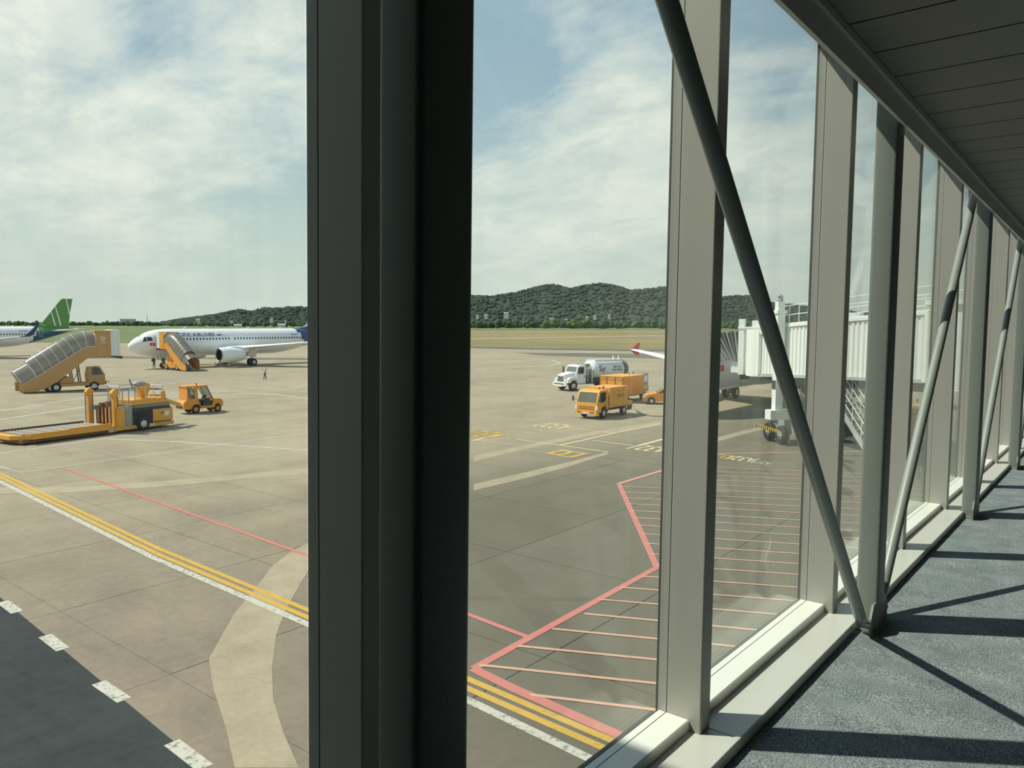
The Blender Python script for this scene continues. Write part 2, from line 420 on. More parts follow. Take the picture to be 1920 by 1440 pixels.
M['slabm'] = ground_mat('slab_concrete', (.370, .312, .218), (.245, .206, .146), worn=NEAR_BROWN)
M['asphalt'] = ground_mat('road_asphalt', (.040, .045, .045), (.019, .022, .0225), dark_stand=False, streak=.9)  # strong streaks in the colour imitate striped reflections over the road
M['asph2'] = ground_mat('old_asphalt', (.17, .155, .13), (.10, .093, .08), dark_stand=False)
M['p_white'] = paint('worn_white_paint', (.52, .495, .42), .45, .75)
M['p_yellow'] = paint('worn_yellow_paint', (.55, .33, .055), .38, .7)
M['p_pale'] = paint('pale_yellow_paint', (.62, .52, .28), .38, .7)
M['p_pink'] = paint('faded_red_paint', (.52, .175, .145), .33, .6)
M['p_salmon'] = paint('salmon_paint', (.58, .33, .23), .38, .7)
M['p_tan'] = scrub('scrubbed_tan_band', (.56, .47, .325), .66)


def wheel(parent, c, axis, r, w, name='wheel'):
    """tyre with hub as a sub-part; c is the wheel centre"""
    keep = MB.base_T; MB.base_T = None
    if keep: c = keep(*c)
    d = Vector(axis).normalized(); a = Vector(c) - d * (w / 2)
    t = MB().lathe(a, d, [(0, r * .55), (0, r * .86), (w * .18, r), (w * .82, r), (w, r * .86), (w, r * .55)], 20, False).build(name, M['black'], parent, True)
    MB().lathe(a, d, [(w * .04, .02), (w * .04, r * .5), (w * .12, r * .57), (w * .88, r * .57), (w * .96, r * .5), (w * .96, .02)], 14).build('hub', M['hub'], t, True)
    MB.base_T = keep
    return t

# ================================================================== FOOTBRIDGE (the room)
FZ = -1.55; CZ = 1.26; YA, YB = -6.0, 16.5
XG = -1.3745
def cmb():
    b = MB(); b.T = cor; return b

fl = tag(cmb().box(-1.40, 1.35, YA, YB, FZ - .18, FZ).build('floor', M['carpet']), 'blue-grey speckled carpet floor of the glazed footbridge', None, None, 'structure')
tag(cmb().box(1.35, 1.5, YA, YB, FZ - .18, 1.75).build('wall_right', M['wall']), 'plain grey solid wall on the right of the footbridge', None, None, 'structure')
tag(cmb().box(-1.44, 1.5, YA - .15, YA, FZ - .18, 1.75).build('wall_back', M['wall']), 'plain grey end wall behind the viewer', None, None, 'structure')
tag(cmb().box(-1.44, 1.5, YB, YB + .15, FZ - .18, 1.75).build('wall_front', M['wall']), 'plain grey far end wall of the footbridge', None, None, 'structure')
ceil = struct('ceiling', 'dark perforated metal plank ceiling running over the footbridge')
cmb().box(-1.50, 1.5, YA - .15, YB + .15, 1.75, 1.95).build('roof_deck', M['roof'], ceil)
cmb().box(-.95, 1.35, YA, YB, CZ + .06, CZ + .08).build('void_sheet', M['void'], ceil)
pl = None; PW = .385
y = 3.30 - PW * 24
plank_me = MB().box(-.935, 1.34, 0, PW - .012, 0, .018).mesh('plank'); plank_me.materials.append(M['perf'])
while y < YB - PW:
    o = bpy.data.objects.new('plank', plank_me); COL.objects.link(o); o.parent = ceil
    o.matrix_world = Matrix.Translation(cor(0, y, CZ)) @ R_COR.to_4x4()
    y += PW
# fascia between glazing and ceiling planks
tf = cmb(); tf.box(-.968, -.950, YA, YB, 1.116, CZ + .08)
tag(tf.build('trim_1', M['fascia']), 'grey fascia strip along the top of the glazing', None, None, 'structure')
te = cmb(); te.box(-.950, -.934, YA, YB, CZ - .035, CZ - .002)
tag(te.build('trim_2', M['sill']), 'thin light edge trim between fascia and ceiling', None, None, 'structure')

# mullions of the glazed wall
wl = struct('wall_left', 'tall grey aluminium mullions of the glazed wall')
cmb().box(-1.44, -1.36, YA, YB, FZ - .30, FZ).build('bottom_beam', M['mull'], wl)
cmb().box(-1.44, -1.20, YA, YB, 1.70, 1.75).build('head_beam', M['mull'], wl)
MY = [1.012 - 1.69 * k for k in range(4, 0, -1)] + [1.012, 2.660, 4.335, 6.025, 7.735, 9.43, 11.14, 12.83, 14.52, 16.2]
for y in MY:
    mu = cmb().rbox(-1.335, -1.193, y, y + .086, FZ + .05, 1.70, .004, 'z', 2).build('mullion', M['mull'], wl)
    cmb().box(-1.372, -1.337, y + .0005, y + .0855, FZ + .05, 1.70).build('glazing_bead', M['mull'], mu)
    cmb().box(-1.337, -1.335, y + .003, y + .083, FZ + .05, 1.70).build('bead_groove', M['gasket'], mu)
    cmb().box(-1.388, -1.3725, y + .012, y + .091, FZ + .05, 1.70).build('gasket', M['gasket'], mu)
    cmb().box(-1.402, -1.389, y + .05, y + .085, FZ, 1.70).build('outer_cap', M['dark'], mu)
for i in range(len(MY) - 1):
    y0, y1 = MY[i], MY[i + 1]
    wn = struct('window_%d' % (i + 1))
    cmb().box(XG - .006, XG + .006, y0 + .092, y1 - .006, FZ + .08, 1.70).build('glass_pane', M['glass'], wn)
    tr = cmb(); tr.prism([(-1.366, FZ + .05), (-1.238, FZ + .05), (-1.238, FZ + .088), (-1.243, FZ + .093), (-1.366, FZ + .093)], 'xz', y0 + .088, y1 - .001)
    tb = tr.build('bottom_rail', M['rail'], wn)
    cmb().box(-1.337, -1.3345, y0 + .089, y1 - .002, FZ + .0931, FZ + .0937).build('bead_joint', M['gasket'], tb)
    cmb().box(-1.352, -1.245, y0 + .087, y1, FZ + .05, FZ + .0505).build('gap_shadow_strip', M['gasket'], tb)
    cmb().box(XG - .022, XG - .008, y0 + .092, y1 - .006, FZ + .04, FZ + .082).build('outer_gasket', M['gasket'], tb)

# structural posts and the sill boards notched around them
PY = [.952 + 3.41 * k for k in range(0, 5)]
which = {0: 'nearest dark grey steel post filling the middle of the view', 1: 'grey steel post where two braces meet on a bolted foot plate',
         2: 'third steel post along the glazing, beyond the double brace', 3: 'fourth grey steel post along the glazing, near the right edge', 4: 'farthest grey steel post along the glazing'}
for k, y in enumerate(PY):
    lab = which[k]
    p = thing('steel_post', lab, 'post', cor(-1.025, y + .07, FZ), 0, 'steel posts along the glazing')
    inv = Matrix.Translation(-Vector(p.location))
    def T(a, b, c): return cor(a, b, c) - Vector(p.location)
    b = MB(); b.T = T; b.rbox(-1.084, -.972, y, y + .146, FZ + .012, 1.74, .016, 'z', 4); b.build('shaft', M['steelpost'], p, True)
    b = MB(); b.T = T; b.box(-1.062, -.958, y - .05, y + .19, FZ, FZ + .012); b.build('base_plate', M['steelpost'], p)
    for s in (-1, 1):
        yy = y - .07 if s < 0 else y + .146
        b = MB(); b.T = T
        q = [(y, FZ + .012), (y - .10, FZ + .012), (y - .10, FZ + .09), (y - .055, FZ + .155), (y, FZ + .155)] if s < 0 else \
            [(y + .146, FZ + .012), (y + .246, FZ + .012), (y + .246, FZ + .09), (y + .20, FZ + .155), (y + .146, FZ + .155)]
        b.prism(q, 'yz', -.990, -.978); b.build('gusset', M['steelpost'], p)

def brace(ys, z0, slope, lab):
    """round tube rising from a post foot; slope sign gives the direction along the bridge"""
    s = 1 if slope > 0 else -1
    zt = 1.70; a = (-1.022, ys, z0); bb = (-1.022, ys + s * (zt - z0) / abs(slope), zt)
    t = thing('diagonal_brace', lab, 'brace', cor(*a), 0, 'diagonal braces of the glazing')
    def T(p, q, r): return cor(p, q, r) - Vector(t.location)
    m = MB(); m.T = T
    A, B = Vector(a), Vector(bb); d = (B - A).normalized()
    m.cyl(A + d * .10, B, .0305, n=24); m.build('tube', M['brace'], t, True)
    m = MB(); m.T = T; m.bar(A - d * .02, A + d * .14, .012, .058, (1, 0, 0)); m.build('end_plate', M['brace'], t)
    m = MB(); m.T = T; c = A + d * .03
    m.cyl(c + Vector((-.018, 0, 0)), c + Vector((.046, 0, 0)), .014, n=6); m.build('bolt', M['steel'], t)
brace(PY[1] - .085, FZ + .045, -1.03, 'dark diagonal steel tube slanting across the near windows')
brace(PY[1] + .225, FZ + .045, 1.03, 'sunlit diagonal steel tube rising from the second post foot')
brace(PY[2] + .225, FZ + .045, 1.03, 'sunlit diagonal steel tube behind the third post')
brace(PY[3] + .225, FZ + .045, 1.03, 'farthest diagonal steel tube at the right edge of view')

# sill boards, each notched for the post in its middle
for k in range(-2, 5):
    pc = .952 + 3.41 * k; s0, s1 = pc - 1.632, pc + 1.776
    q = [(-1.36, s0), (-1.065, s0), (-1.065, pc - .004), (-1.088, pc - .004), (-1.088, pc + .150), (-1.065, pc + .150), (-1.065, s1), (-1.36, s1)]
    b = cmb(); b.prism(q, 'xy', FZ, FZ + .05)
    tag(b.build('trim_%d' % (k + 5), M['sill'], bevel=.004), None, None, None, 'structure')

# underside, and an unseen terminal block added to shade the nearest mullion
ter = struct('wall_shade_block', 'unseen grey terminal block added to shade the nearest mullion')
MB().box(-5.0, -1.52, -14, .28, 0, 10.3).build('cladding', M['terminal'], ter)

# ================================================================== GROUND
apron = struct('floor_apron', 'sun-bleached concrete apron with painted markings')
SX0, SX1, SY0, SY1 = -19.6 - 5.25 * 8, -19.6 + 5.25 * 3, 7.2, 7.2 + 5.25 * 5
MB().box(SX0 - 1, SX1 + 1, SY0 - 1, SY1 + 1, -.06, -.03).build('joint_bed', M['asphalt'], apron)
b = MB()
for x0, x1, y0, y1 in ((-700, SX0, -60, 700), (SX1, 200, -60, 700), (SX0, SX1, -60, SY0), (SX0, SX1, SY1, 700)):
    b.quad((x0, y0, 0), (x1, y0, 0), (x1, y1, 0), (x0, y1, 0))
b.build('concrete_surface', M['concrete'], apron)
slab_me = MB().box(.012, 5.238, .012, 5.238, -.05, 0).mesh('slab'); slab_me.materials.append(M['slabm'])
for i in range(11):
    for j in range(5):
        o = bpy.data.objects.new('slab', slab_me); COL.objects.link(o); o.parent = apron; o.location = (SX0 + 5.25 * i, SY0 + 5.25 * j, random.uniform(-.003, .0))

lift = [.004]
def mark(name, poly, m, parent=None, dz=None):
    """flat road paint: polygon of ground points"""
    lift[0] += .00012; z = lift[0] if dz is None else dz
    b = MB(); b.add([(p[0], p[1], z) for p in poly], [tuple(range(len(poly)))])
    return b.build(name, m, parent or apron)
def strip(name, pts, wd, m, px=True):
    """painted line through pixel (or ground) points; wd in metres"""
    P = [Vector((G(*p)[0], G(*p)[1])) if px else Vector(p) for p in pts]
    L, R = [], []
    for i, p in enumerate(P):
        d = ((P[i + 1] - p) if i == 0 else (p - P[i - 1]) if i == len(P) - 1 else (P[i + 1] - P[i - 1])).normalized()
        n = Vector((-d.y, d.x)); L.append(p + n * wd / 2); R.append(p - n * wd / 2)
    lift[0] += .00012; z = lift[0]; b = MB()
    for i in range(len(P) - 1):
        b.quad((*R[i], z), (*R[i + 1], z), (*L[i + 1], z), (*L[i], z))
    return b.build(name, m, apron)
def blend(pl, pr, m): return mark('scrub_band', [G(*p)[:2] for p in pl] + [G(*p)[:2] for p in reversed(pr)], m)

# dark service road with a dashed white edge
d0, d1 = Vector(G(0, 1120)[:2]), Vector(G(383, 1438)[:2]); dr = (d1 - d0).normalized()
e0, e1 = d0 - dr * 60, d1 + dr * 20; nrm = Vector((dr.y, -dr.x))
if nrm.y > 0: nrm = -nrm
road = mark('road_surface', [e0, e1, e1 + nrm * 30, e0 + nrm * 30], M['asphalt'])
for a, c in (((5, 1128), (32, 1148)), ((84, 1192), (118, 1218)), ((185, 1280), (233, 1313)), ((322, 1392), (385, 1440))):
    strip('edge_dash', [a, c], .26, M['p_white'])
for k in range(1, 6):
    q = Vector(G(18, 1137)[:2]) - dr * 3.1 * k; strip('edge_dash', [tuple(q - dr * .5), tuple(q + dr * .5)], .26, M['p_white'], False)

# tyre-scrubbed pale bands
blend([(0, 914), (120, 914), (300, 903), (450, 890), (583, 877)], [(0, 926), (120, 924), (300, 913), (450, 899), (583, 887)], M['p_tan'])
blend([(888, 908), (1010, 880), (1085, 862), (1140, 847)], [(888, 920), (1000, 893), (1060, 877), (1141, 851)], M['p_tan'])
blend([(888, 855), (1000, 832), (1100, 812), (1240, 789)], [(888, 865), (1000, 839), (1120, 815), (1240, 797)], M['p_tan'])
blend([(583, 1016), (545, 1035), (510, 1062), (478, 1105), (440, 1150), (392, 1235), (400, 1290), (425, 1370), (440, 1440)],
      [(583, 1062), (566, 1090), (545, 1125), (520, 1165), (512, 1230), (508, 1290), (525, 1370), (560, 1440)][:1] + [(583, 1062), (560, 1100), (535, 1145), (518, 1190), (510, 1250), (512, 1310), (530, 1370), (560, 1440)], M['p_tan'])
blend([(1345, 820), (1400, 806), (1450, 796)], [(1345, 828), (1400, 813), (1450, 801)], M['p_tan'])
# old darker asphalt areas near the far apron edge
mark('asphalt_patch', [G(960, 661)[:2], G(1260, 664)[:2], G(1500, 668)[:2], G(1500, 676)[:2], G(1240, 673)[:2], G(1020, 667)[:2]], M['asph2'])
mark('asphalt_patch', [G(0, 670)[:2], G(200, 668)[:2], G(583, 672)[:2], G(583, 675)[:2], G(200, 672)[:2], G(0, 674)[:2]], M['asph2'])

# white and double yellow boundary lines
strip('yellow_line', [(-40, 868), (0, 887), (300, 1030), (580, 1145), (888, 1278), (1150, 1390), (1300, 1455)], .17, M['p_yellow'])
strip('yellow_line', [(-40, 875), (0, 894), (300, 1041), (580, 1159), (888, 1296), (1130, 1402), (1290, 1475)], .17, M['p_yellow'])
strip('white_line', [(-40, 884), (0, 903), (290, 1047), (580, 1172), (888, 1318), (1110, 1425), (1200, 1470)], .20, M['p_white'])
strip('white_line', [(0, 875), (40, 886), (300, 850), (583, 812)], .13, M['p_white'])
strip('white_line', [(0, 850), (200, 823)], .22, M['p_white'])
strip('white_line', [(200, 823), (340, 829), (583, 845)], .24, M['p_white'])
strip('white_line', [(0, 771), (165, 745), (240, 735), (520, 733), (583, 722)], .28, M['p_white'])
strip('white_line', [(0, 787), (165, 762), (330, 745), (490, 737)], .40, M['p_white'])
strip('white_line', [(490, 737), (575, 747), (583, 752)], .25, M['p_white'])
strip('white_line', [(330, 720), (300, 715), (230, 722)], .3, M['p_white'])
for a, c in (((0, 768), (16, 768)), ((48, 759), (76, 759)), ((60, 763), (86, 761)), ((128, 756), (152, 754)), ((300, 737), (322, 736)), ((302, 740), (330, 739)), ((435, 734), (460, 733)), ((540, 725), (556, 724))):
    strip('white_dash', [a, c], .35, M['p_white'])
for a, c in (((890, 694), (960, 693)), ((915, 681), (945, 681)), ((960, 697), (1000, 696))):
    strip('white_dash', [a, c], .5, M['p_white'])
strip('white_line', [(890, 670), (980, 671), (1035, 675), (1050, 681), (1030, 686), (940, 690), (890, 691)], .5, M['p_white'])
# faded red lines and the hatched no-parking area
strip('pink_line', [(118, 877), (250, 925), (555, 1034), (888, 1156), (990, 1195)], .15, M['p_pink'])
strip('pink_line', [(1250, 880), (1160, 907), (1232, 1064), (888, 1254)], .21, M['p_pink'])
strip('pink_line', [(887, 1254), (960, 1290), (1169, 1383), (1300, 1440)], .25, M['p_pink'])
strip('pink_line', [(1160, 907), (1345, 851), (1440, 849), (1640, 846)], .16, M['p_salmon'])
bnd = [Vector(G(1160, 907)[:2]), Vector(G(1232, 1064)[:2])]
cropL = [365, 395, 425, 457, 492, 530, 570, 613, 657, 707, 757, 811, 873, 940, 1012, 1088, 1178, 1272, 1375]
cropR = [390, 419, 449, 482, 518, 556, 597, 642, 688, 740, 792, 847, 912, 980, 1052, 1128, 1220, 1318, 1425]
for a, c in zip(cropL, cropR):
    A = Vector(G(1342, 780 + a / 3.79)[:2]); C = Vector(G(1497.5, 780 + c / 3.79)[:2]); d = (C - A).normalized()
    e = bnd[1] - bnd[0]; den_ = d.x * e.y - d.y * e.x; s = ((bnd[0].x - A.x) * e.y - (bnd[0].y - A.y) * e.x) / den_
    u = ((bnd[0].x - A.x) * d.y - (bnd[0].y - A.y) * d.x) / den_
    st = A + d * s if 0 <= u <= 1 else A - d * 1.2
    if u > 1:      # below the corner: start on the lower diagonal
        b2 = [Vector(G(1232, 1064)[:2]), Vector(G(888, 1254)[:2])]; e2 = b2[1] - b2[0]; dn = d.x * e2.y - d.y * e2.x
        st = A + d * (((b2[0].x - A.x) * e2.y - (b2[0].y - A.y) * e2.x) / dn)
    strip('hatch_line', [tuple(st), tuple(A), tuple(C), tuple(C + d * 5.0)], .085, M['p_salmon'], False)
for a, c in (((470, 810), (765, 838)), ((340, 872), (765, 913)), ((200, 942), (765, 998)), ((40, 1020), (760, 1095)), ((250, 1142), (755, 1203))):
    A, C = (880 + a[0] / 2.182, 780 + a[1] / 2.182), (880 + c[0] / 2.182, 780 + c[1] / 2.182)
    d = (Vector(G(*C)[:2]) - Vector(G(*A)[:2])).normalized()
    strip('hatch_line', [tuple(G(*A)[:2]), tuple(G(*C)[:2]), tuple(Vector(G(*C)[:2]) + d * 3)], .10, M['p_salmon'], False)
# stand lead-in marks
k5 = lambda x, y: (880 + x / 5.19, 770 + y / 5.19)
strip('yellow_line', [k5(460, 280), k5(1345, 403)], .16, M['p_pale'])
strip('yellow_line', [k5(1000, 176), k5(1390, 218)], .16, M['p_pale'])
strip('yellow_line', [k5(1190, 290), k5(1600, 343)], .16, M['p_pale'])
strip('yellow_line', [k5(880, 338), k5(1150, 280), k5(1400, 222), k5(1760, 150), k5(1860, 128)], .22, M['p_pale'])
strip('yellow_line', [k5(30, 295), k5(210, 254), k5(320, 240)], .25, M['p_pale'])
strip('yellow_line', [k5(1640, 345), k5(1850, 288), (1345, 798)], .3, M['p_pale'])
bx = [k5(762, 418), k5(905, 385), k5(1130, 418), k5(985, 455)]
strip('yellow_line', bx + bx[:1], .17, M['p_pale'])
def ground_text(body, c, width, m, flip=True):
    o = Vector(G(*c)[:2]); s = -1 if flip else 1; lift[0] += .0002; z = lift[0] + .002
    text_on(body, width * .75, lambda u, v: (o.x + s * (u - width / 2), o.y + s * (v - width * .25) * 1.5, z), 'ground_lettering', m, apron, width)
ground_text('10', k5(945, 420), 1.9, M['p_yellow'])
ground_text('A320', k5(830, 152), 2.6, M['p_pale']); ground_text('A321', k5(150, 232), 3.0, M['p_yellow']); ground_text('A321', k5(1770, 372), 2.2, M['p_pale'])
ground_text('A320', (1356, 856), 1.5, M['p_yellow']); ground_text('A321', (1392, 861), 1.5, M['p_pale']); ground_text('A319', (1428, 868), 1.0, M['p_white'])

# ================================================================== AIRFIELD AND HILLS
def veg_mat(name, a, bcol, c, scale=.05, rough=.9):
    m = bpy.data.materials.new(name); m.use_nodes = True; t = NT(m.node_tree)
    o = t.n('ShaderNodeOutputMaterial'); b = t.n('ShaderNodeBsdfPrincipled', inp={'Roughness': rough, 'Specular IOR Level': .1})
    g = t.n('ShaderNodeNewGeometry'); P = g.outputs['Position']
    n = t.noise(P, scale, 8, .65); n2 = t.noise(t.mapping(P, (.25, 1, 1), (0, 0, -.65)), scale * .16, 6, .6)
    t.l(t.ramp(t.math('ADD', t.math('MULTIPLY', n, .5), t.math('MULTIPLY', n2, .5)), [(.34, a), (.50, bcol), (.64, c)]), b.inputs['Base Color'])
    t.l(b.outputs[0], o.inputs[0]); MATS[name] = m; return m
M['grass'] = veg_mat('dry_grass', (.13, .155, .06), (.245, .20, .095), (.32, .24, .12), .06)
M['grass2'] = veg_mat('green_grass', (.10, .15, .06), (.15, .19, .085), (.21, .205, .10), .06)
M['forest'] = veg_mat('hazed_forest_leaves', (.034, .056, .042), (.048, .074, .054), (.068, .094, .064), .03)  # distance haze is mixed into these leaf colours
M['bush'] = veg_mat('bush_leaves', (.045, .085, .032), (.070, .12, .045), (.11, .15, .055), .08)
M['farwall'] = mat('house_render', (.72, .70, .66), .7); M['farroof'] = mat('house_roof', (.42, .30, .25), .7)

def far(px, rng, z=0.0):
    d = ray(px, 606); v = Vector((d.x, d.y)).normalized() * rng; return Vector((v.x, v.y, z))
def depth2rng(px, D): return D * math.hypot(1, (px - 960) / F_PX)

near_edge = [(-500, 640), (-200, 641), (0, 642), (240, 643.5), (600, 648), (890, 652.5), (1000, 655), (1240, 659), (1500, 665), (1900, 674), (2300, 684)]
q = [G(*p) for p in near_edge]; r = [far(px, 5200) for px, _ in near_edge]
b = MB()
for i in range(len(q) - 1):
    b.quad((q[i].x, q[i].y, .03), (q[i + 1].x, q[i + 1].y, .03), (r[i + 1].x, r[i + 1].y, .03), (r[i].x, r[i].y, .03))
field = tag(b.build('floor_airfield', M['grass']), 'dry grass airfield beyond the apron', None, None, 'structure')
def band(name, m, top, bot):
    lift[0] += .01; b = MB(); z = .06 + lift[0]
    T_, B_ = [G(*p) for p in top], [G(*p) for p in bot]
    for i in range(len(top) - 1): b.quad((*B_[i][:2], z), (*B_[i + 1][:2], z), (*T_[i + 1][:2], z), (*T_[i][:2], z))
    b.build(name, m, field)
band('dirt_edge', M['asph2'], [(560, 645.5), (890, 650), (1000, 652.5), (1240, 656), (1500, 661)], [(560, 647), (890, 652.3), (1000, 655), (1240, 659), (1500, 664)])
band('grass_belt', M['grass2'], [(-300, 609.5), (300, 610.5), (880, 612), (1240, 613.5), (1700, 616)], [(-300, 640), (300, 642), (880, 620), (1240, 619), (1700, 625)])
band('runway_strip', M['concrete'], [(560, 634), (880, 635), (1240, 629), (1500, 626)], [(560, 636.5), (880, 637.5), (1240, 631), (1500, 627.5)])
band('runway_strip', M['concrete'], [(560, 623), (880, 622.5), (1240, 621.5), (1500, 621)], [(560, 624.2), (880, 623.8), (1240, 622.6), (1500, 622)])

prof = [(-400, 604), (120, 604), (230, 604), (290, 602), (340, 594), (370, 590), (400, 586), (430, 581), (450, 579.5), (473, 583.5), (495, 576.5), (520, 574.5), (545, 573), (570, 574), (590, 576), (640, 569), (700, 560), (760, 553), (820, 550), (888, 550.5), (915, 546), (960, 543.5), (1000, 542), (1040, 538.5), (1075, 540), (1120, 538.5), (1165, 535), (1200, 537), (1250, 533.5), (1300, 545), (1350, 557), (1400, 559), (1455, 564), (1520, 572), (1600, 580), (1660, 586), (1760, 592), (1900, 596), (2400, 600)]
def ytop(px):
    for (a, ya), (c, yc) in zip(prof[:-1], prof[1:]):
        if a <= px <= c: return ya + (yc - ya) * (px - a) / (c - a)
    return 604
def hill_pt(px, t):
    D = 1500 + 1900 * t; yh = 606 + .0035 * (px - 960)
    H = max(0.0, (yh - ytop(px)) / 1440 * (1500 + 1900 * .5) - 5)
    s = math.sin(min(1, t / .5) * math.pi / 2) ** 1.35 if t < .5 else math.cos((t - .5) * math.pi) ** .6
    w_ = .10 * math.sin(px * .021 + t * 9) + .08 * math.sin(px * .047 - t * 17)
    return far(px, depth2rng(px, D), H * max(0, s) * (1 + w_ * (1 - abs(2 * t - 1))) if .02 < t < .98 else 0)
b = MB(); NT_ = 17; cols = list(range(-300, 2300, 14))
b.loft([[hill_pt(px, k / (NT_ - 1)) for k in range(NT_)] for px in cols], caps=False, closed=False)
hills = tag(b.build('hills', M['forest'], None, True), 'long low green hill ridge on the horizon', None, None, 'structure')

phi = (1 + 5 ** .5) / 2
ICO_V = [Vector(v).normalized() for v in ((-1, phi, 0), (1, phi, 0), (-1, -phi, 0), (1, -phi, 0), (0, -1, phi), (0, 1, phi), (0, -1, -phi), (0, 1, -phi), (phi, 0, -1), (phi, 0, 1), (-phi, 0, -1), (-phi, 0, 1))]
ICO_F = [(0, 11, 5), (0, 5, 1), (0, 1, 7), (0, 7, 10), (0, 10, 11), (1, 5, 9), (5, 11, 4), (11, 10, 2), (10, 7, 6), (7, 1, 8), (3, 9, 4), (3, 4, 2), (3, 2, 6), (3, 6, 8), (3, 8, 9), (4, 9, 5), (2, 4, 11), (6, 2, 10), (8, 6, 7), (9, 8, 1)]
def sub_ico():
    vs = list(ICO_V); fs = []; cache = {}
    def mid(a, c):
        k = (min(a, c), max(a, c))
        if k not in cache: vs.append(((vs[a] + vs[c]) / 2).normalized()); cache[k] = len(vs) - 1
        return cache[k]
    for a, c, d in ICO_F:
        x, y_, z = mid(a, c), mid(c, d), mid(d, a); fs += [(a, x, z), (c, y_, x), (d, z, y_), (x, y_, z)]
    return vs, fs
SV, SF = sub_ico()
def clump(b, c, r, sz=.8):
    ph = random.random() * 6.28
    b.add([(c[0] + v.x * r * k, c[1] + v.y * r * k, c[2] + v.z * r * sz * k) for v in SV for k in (1 + .22 * math.sin(5 * v.x + ph) * math.cos(4 * v.z + 2 * v.y + ph),)], SF)
b = MB()
for i in range(11000):
    px = random.uniform(280, 1780); t = random.choice((random.uniform(.02, .5), random.uniform(.02, .52), random.uniform(.42, .54)))
    p = hill_pt(px, t)
    if p.z < 1.5 and t > .1: continue
    rr = random.uniform(3.2, 7.5); zz = p.z + random.uniform(0, 3); ph = random.random()
    b.add([(p.x + v.x * rr * (.8 + .4 * ((i * 7 + k * 13) % 10) / 10), p.y + v.y * rr, zz + v.z * rr * .85) for k, v in enumerate(ICO_V)], ICO_F)
tag(b.build('forest_canopy', M['forest'], None, True), 'dense dark green forest covering the distant hills', 'forest', None, 'stuff')

# trees along the far edge of the field
tree_mesh = []
for k in range(6):
    b = MB(); n = 9
    for i in range(n):
        a = random.random() * 6.28; rr = random.uniform(0, 3.2)
        clump(b, (rr * math.cos(a), rr * math.sin(a), random.uniform(2.2, 7.0) - rr * .4), random.uniform(2.0, 3.4), .95)
    b.cyl((0, 0, -.2), (0, 0, 4), .35, n=5)
    me = b.mesh('tree', True); me.materials.append(M['bush'] if k % 2 else M['forest']); tree_mesh.append(me)
planted = []
def plant(px, D, h, lab, grp):
    for k in range(90):
        c = far(px, depth2rng(px, D)); rr = 6.2 * h / 9
        if all((c.x - a) ** 2 + (c.y - e) ** 2 > (rr + f) ** 2 for a, e, f in planted): break
        D += random.uniform(4, 14)
    planted.append((c.x, c.y, rr))
    o = bpy.data.objects.new('broadleaf_tree', random.choice(tree_mesh)); COL.objects.link(o)
    o.location = far(px, depth2rng(px, D), 0); s = h / 9.0; o.scale = (s * random.uniform(.9, 1.2), s * random.uniform(.9, 1.2), s); o.rotation_euler = (0, 0, random.random() * 6.28)
    tag(o, lab, 'tree', grp)
for i in range(62):
    plant(-40 + i * 5.6 + random.uniform(-2, 2), random.uniform(1250, 1480), random.uniform(5.5, 10), 'small dark tree in the flat treeline left of the hills', 'trees of the left treeline')
for i in range(34):
    plant(320 + i * 8 + random.uniform(-3, 3), random.uniform(1180, 1380), random.uniform(6, 9), 'tree at the foot of the hill behind the white airliner', 'trees behind the white airliner')
for i in range(96):
    plant(870 + i * 4.6 + random.uniform(-2.5, 2.5), random.uniform(1020, 1330), random.uniform(8, 14), 'bushy tree in the belt between dry grass and hill', 'trees of the right tree belt')
for i in range(40):
    plant(1320 + i * 8 + random.uniform(-2.5, 2.5), random.uniform(1000, 1250), random.uniform(8, 12), 'bushy tree beyond the boarding bridge', 'trees beyond the boarding bridge')

def house(px, py, D, wd, ht, lab):
    c = far(px, depth2rng(px, D)); yh = 606 + .0035 * (px - 960); z = 6.9 + (yh - py) / 1440 * D
    wd *= .8; ht *= .8; az = math.atan2(c.y, c.x); t = thing('house', lab, 'house', (c.x, c.y, max(0, z - ht * .5)), az, 'small white houses under the hills')
    MB().box(-wd * .4, wd * .4, -wd / 2, wd / 2, -6 if z > 3 else 0, ht * .7).build('walls', M['farwall'], t)
    MB().prism([(-wd * .46, ht * .7), (wd * .46, ht * .7), (0, ht * 1.1)], 'xz', -wd * .53, wd * .53).build('roof', M['farroof'] if wd < 9 else M['farwall'], t)
    for s in (-1, 0, 1): MB().box(-wd * .4 - .05, -wd * .4 + .05, s * wd * .3 - wd * .06, s * wd * .3 + wd * .06, ht * .2, ht * .5).build('window', M['glassd'], t)
for px, py, D, wd, ht, lab in ((949, 589, 1480, 11, 7, 'tallest white house among trees at the hill foot'), (911, 591, 1490, 8, 4, 'small white house left of the tallest hill-foot house'), (895, 593, 1490, 7, 4, 'small white house beside the dark middle post'),
    (1034, 598, 1440, 10, 4, 'long white house in the tree belt above the tanker'), (1061, 600, 1440, 7, 4, 'small white house right of the long white house'), (1100, 596, 1460, 6, 7, 'narrow white house in the tree belt'), (1115, 593, 1480, 8, 3, 'low white house right of the narrow one'), (1142, 591, 1490, 6, 3, 'faint white house farthest right in the tree belt'),
    (446, 610, 1120, 13, 3, 'long low white shed above the airliner roof'), (458, 606, 1430, 6, 3, 'white hut right of the long low shed'), (434, 603, 1440, 6, 3, 'white hut up the slope left of the shed'), (528, 609, 1120, 13, 3, 'cream shed above the rear airliner windows'), (535, 603, 1440, 4, 5, 'narrow white tower above the cream shed'), (509, 598, 1470, 7, 3, 'white house on the slope above the airliner'), (371, 600, 1450, 9, 5, 'white house on the slope above the near end of the lettering')):
    house(px, py, D, wd, ht, lab)
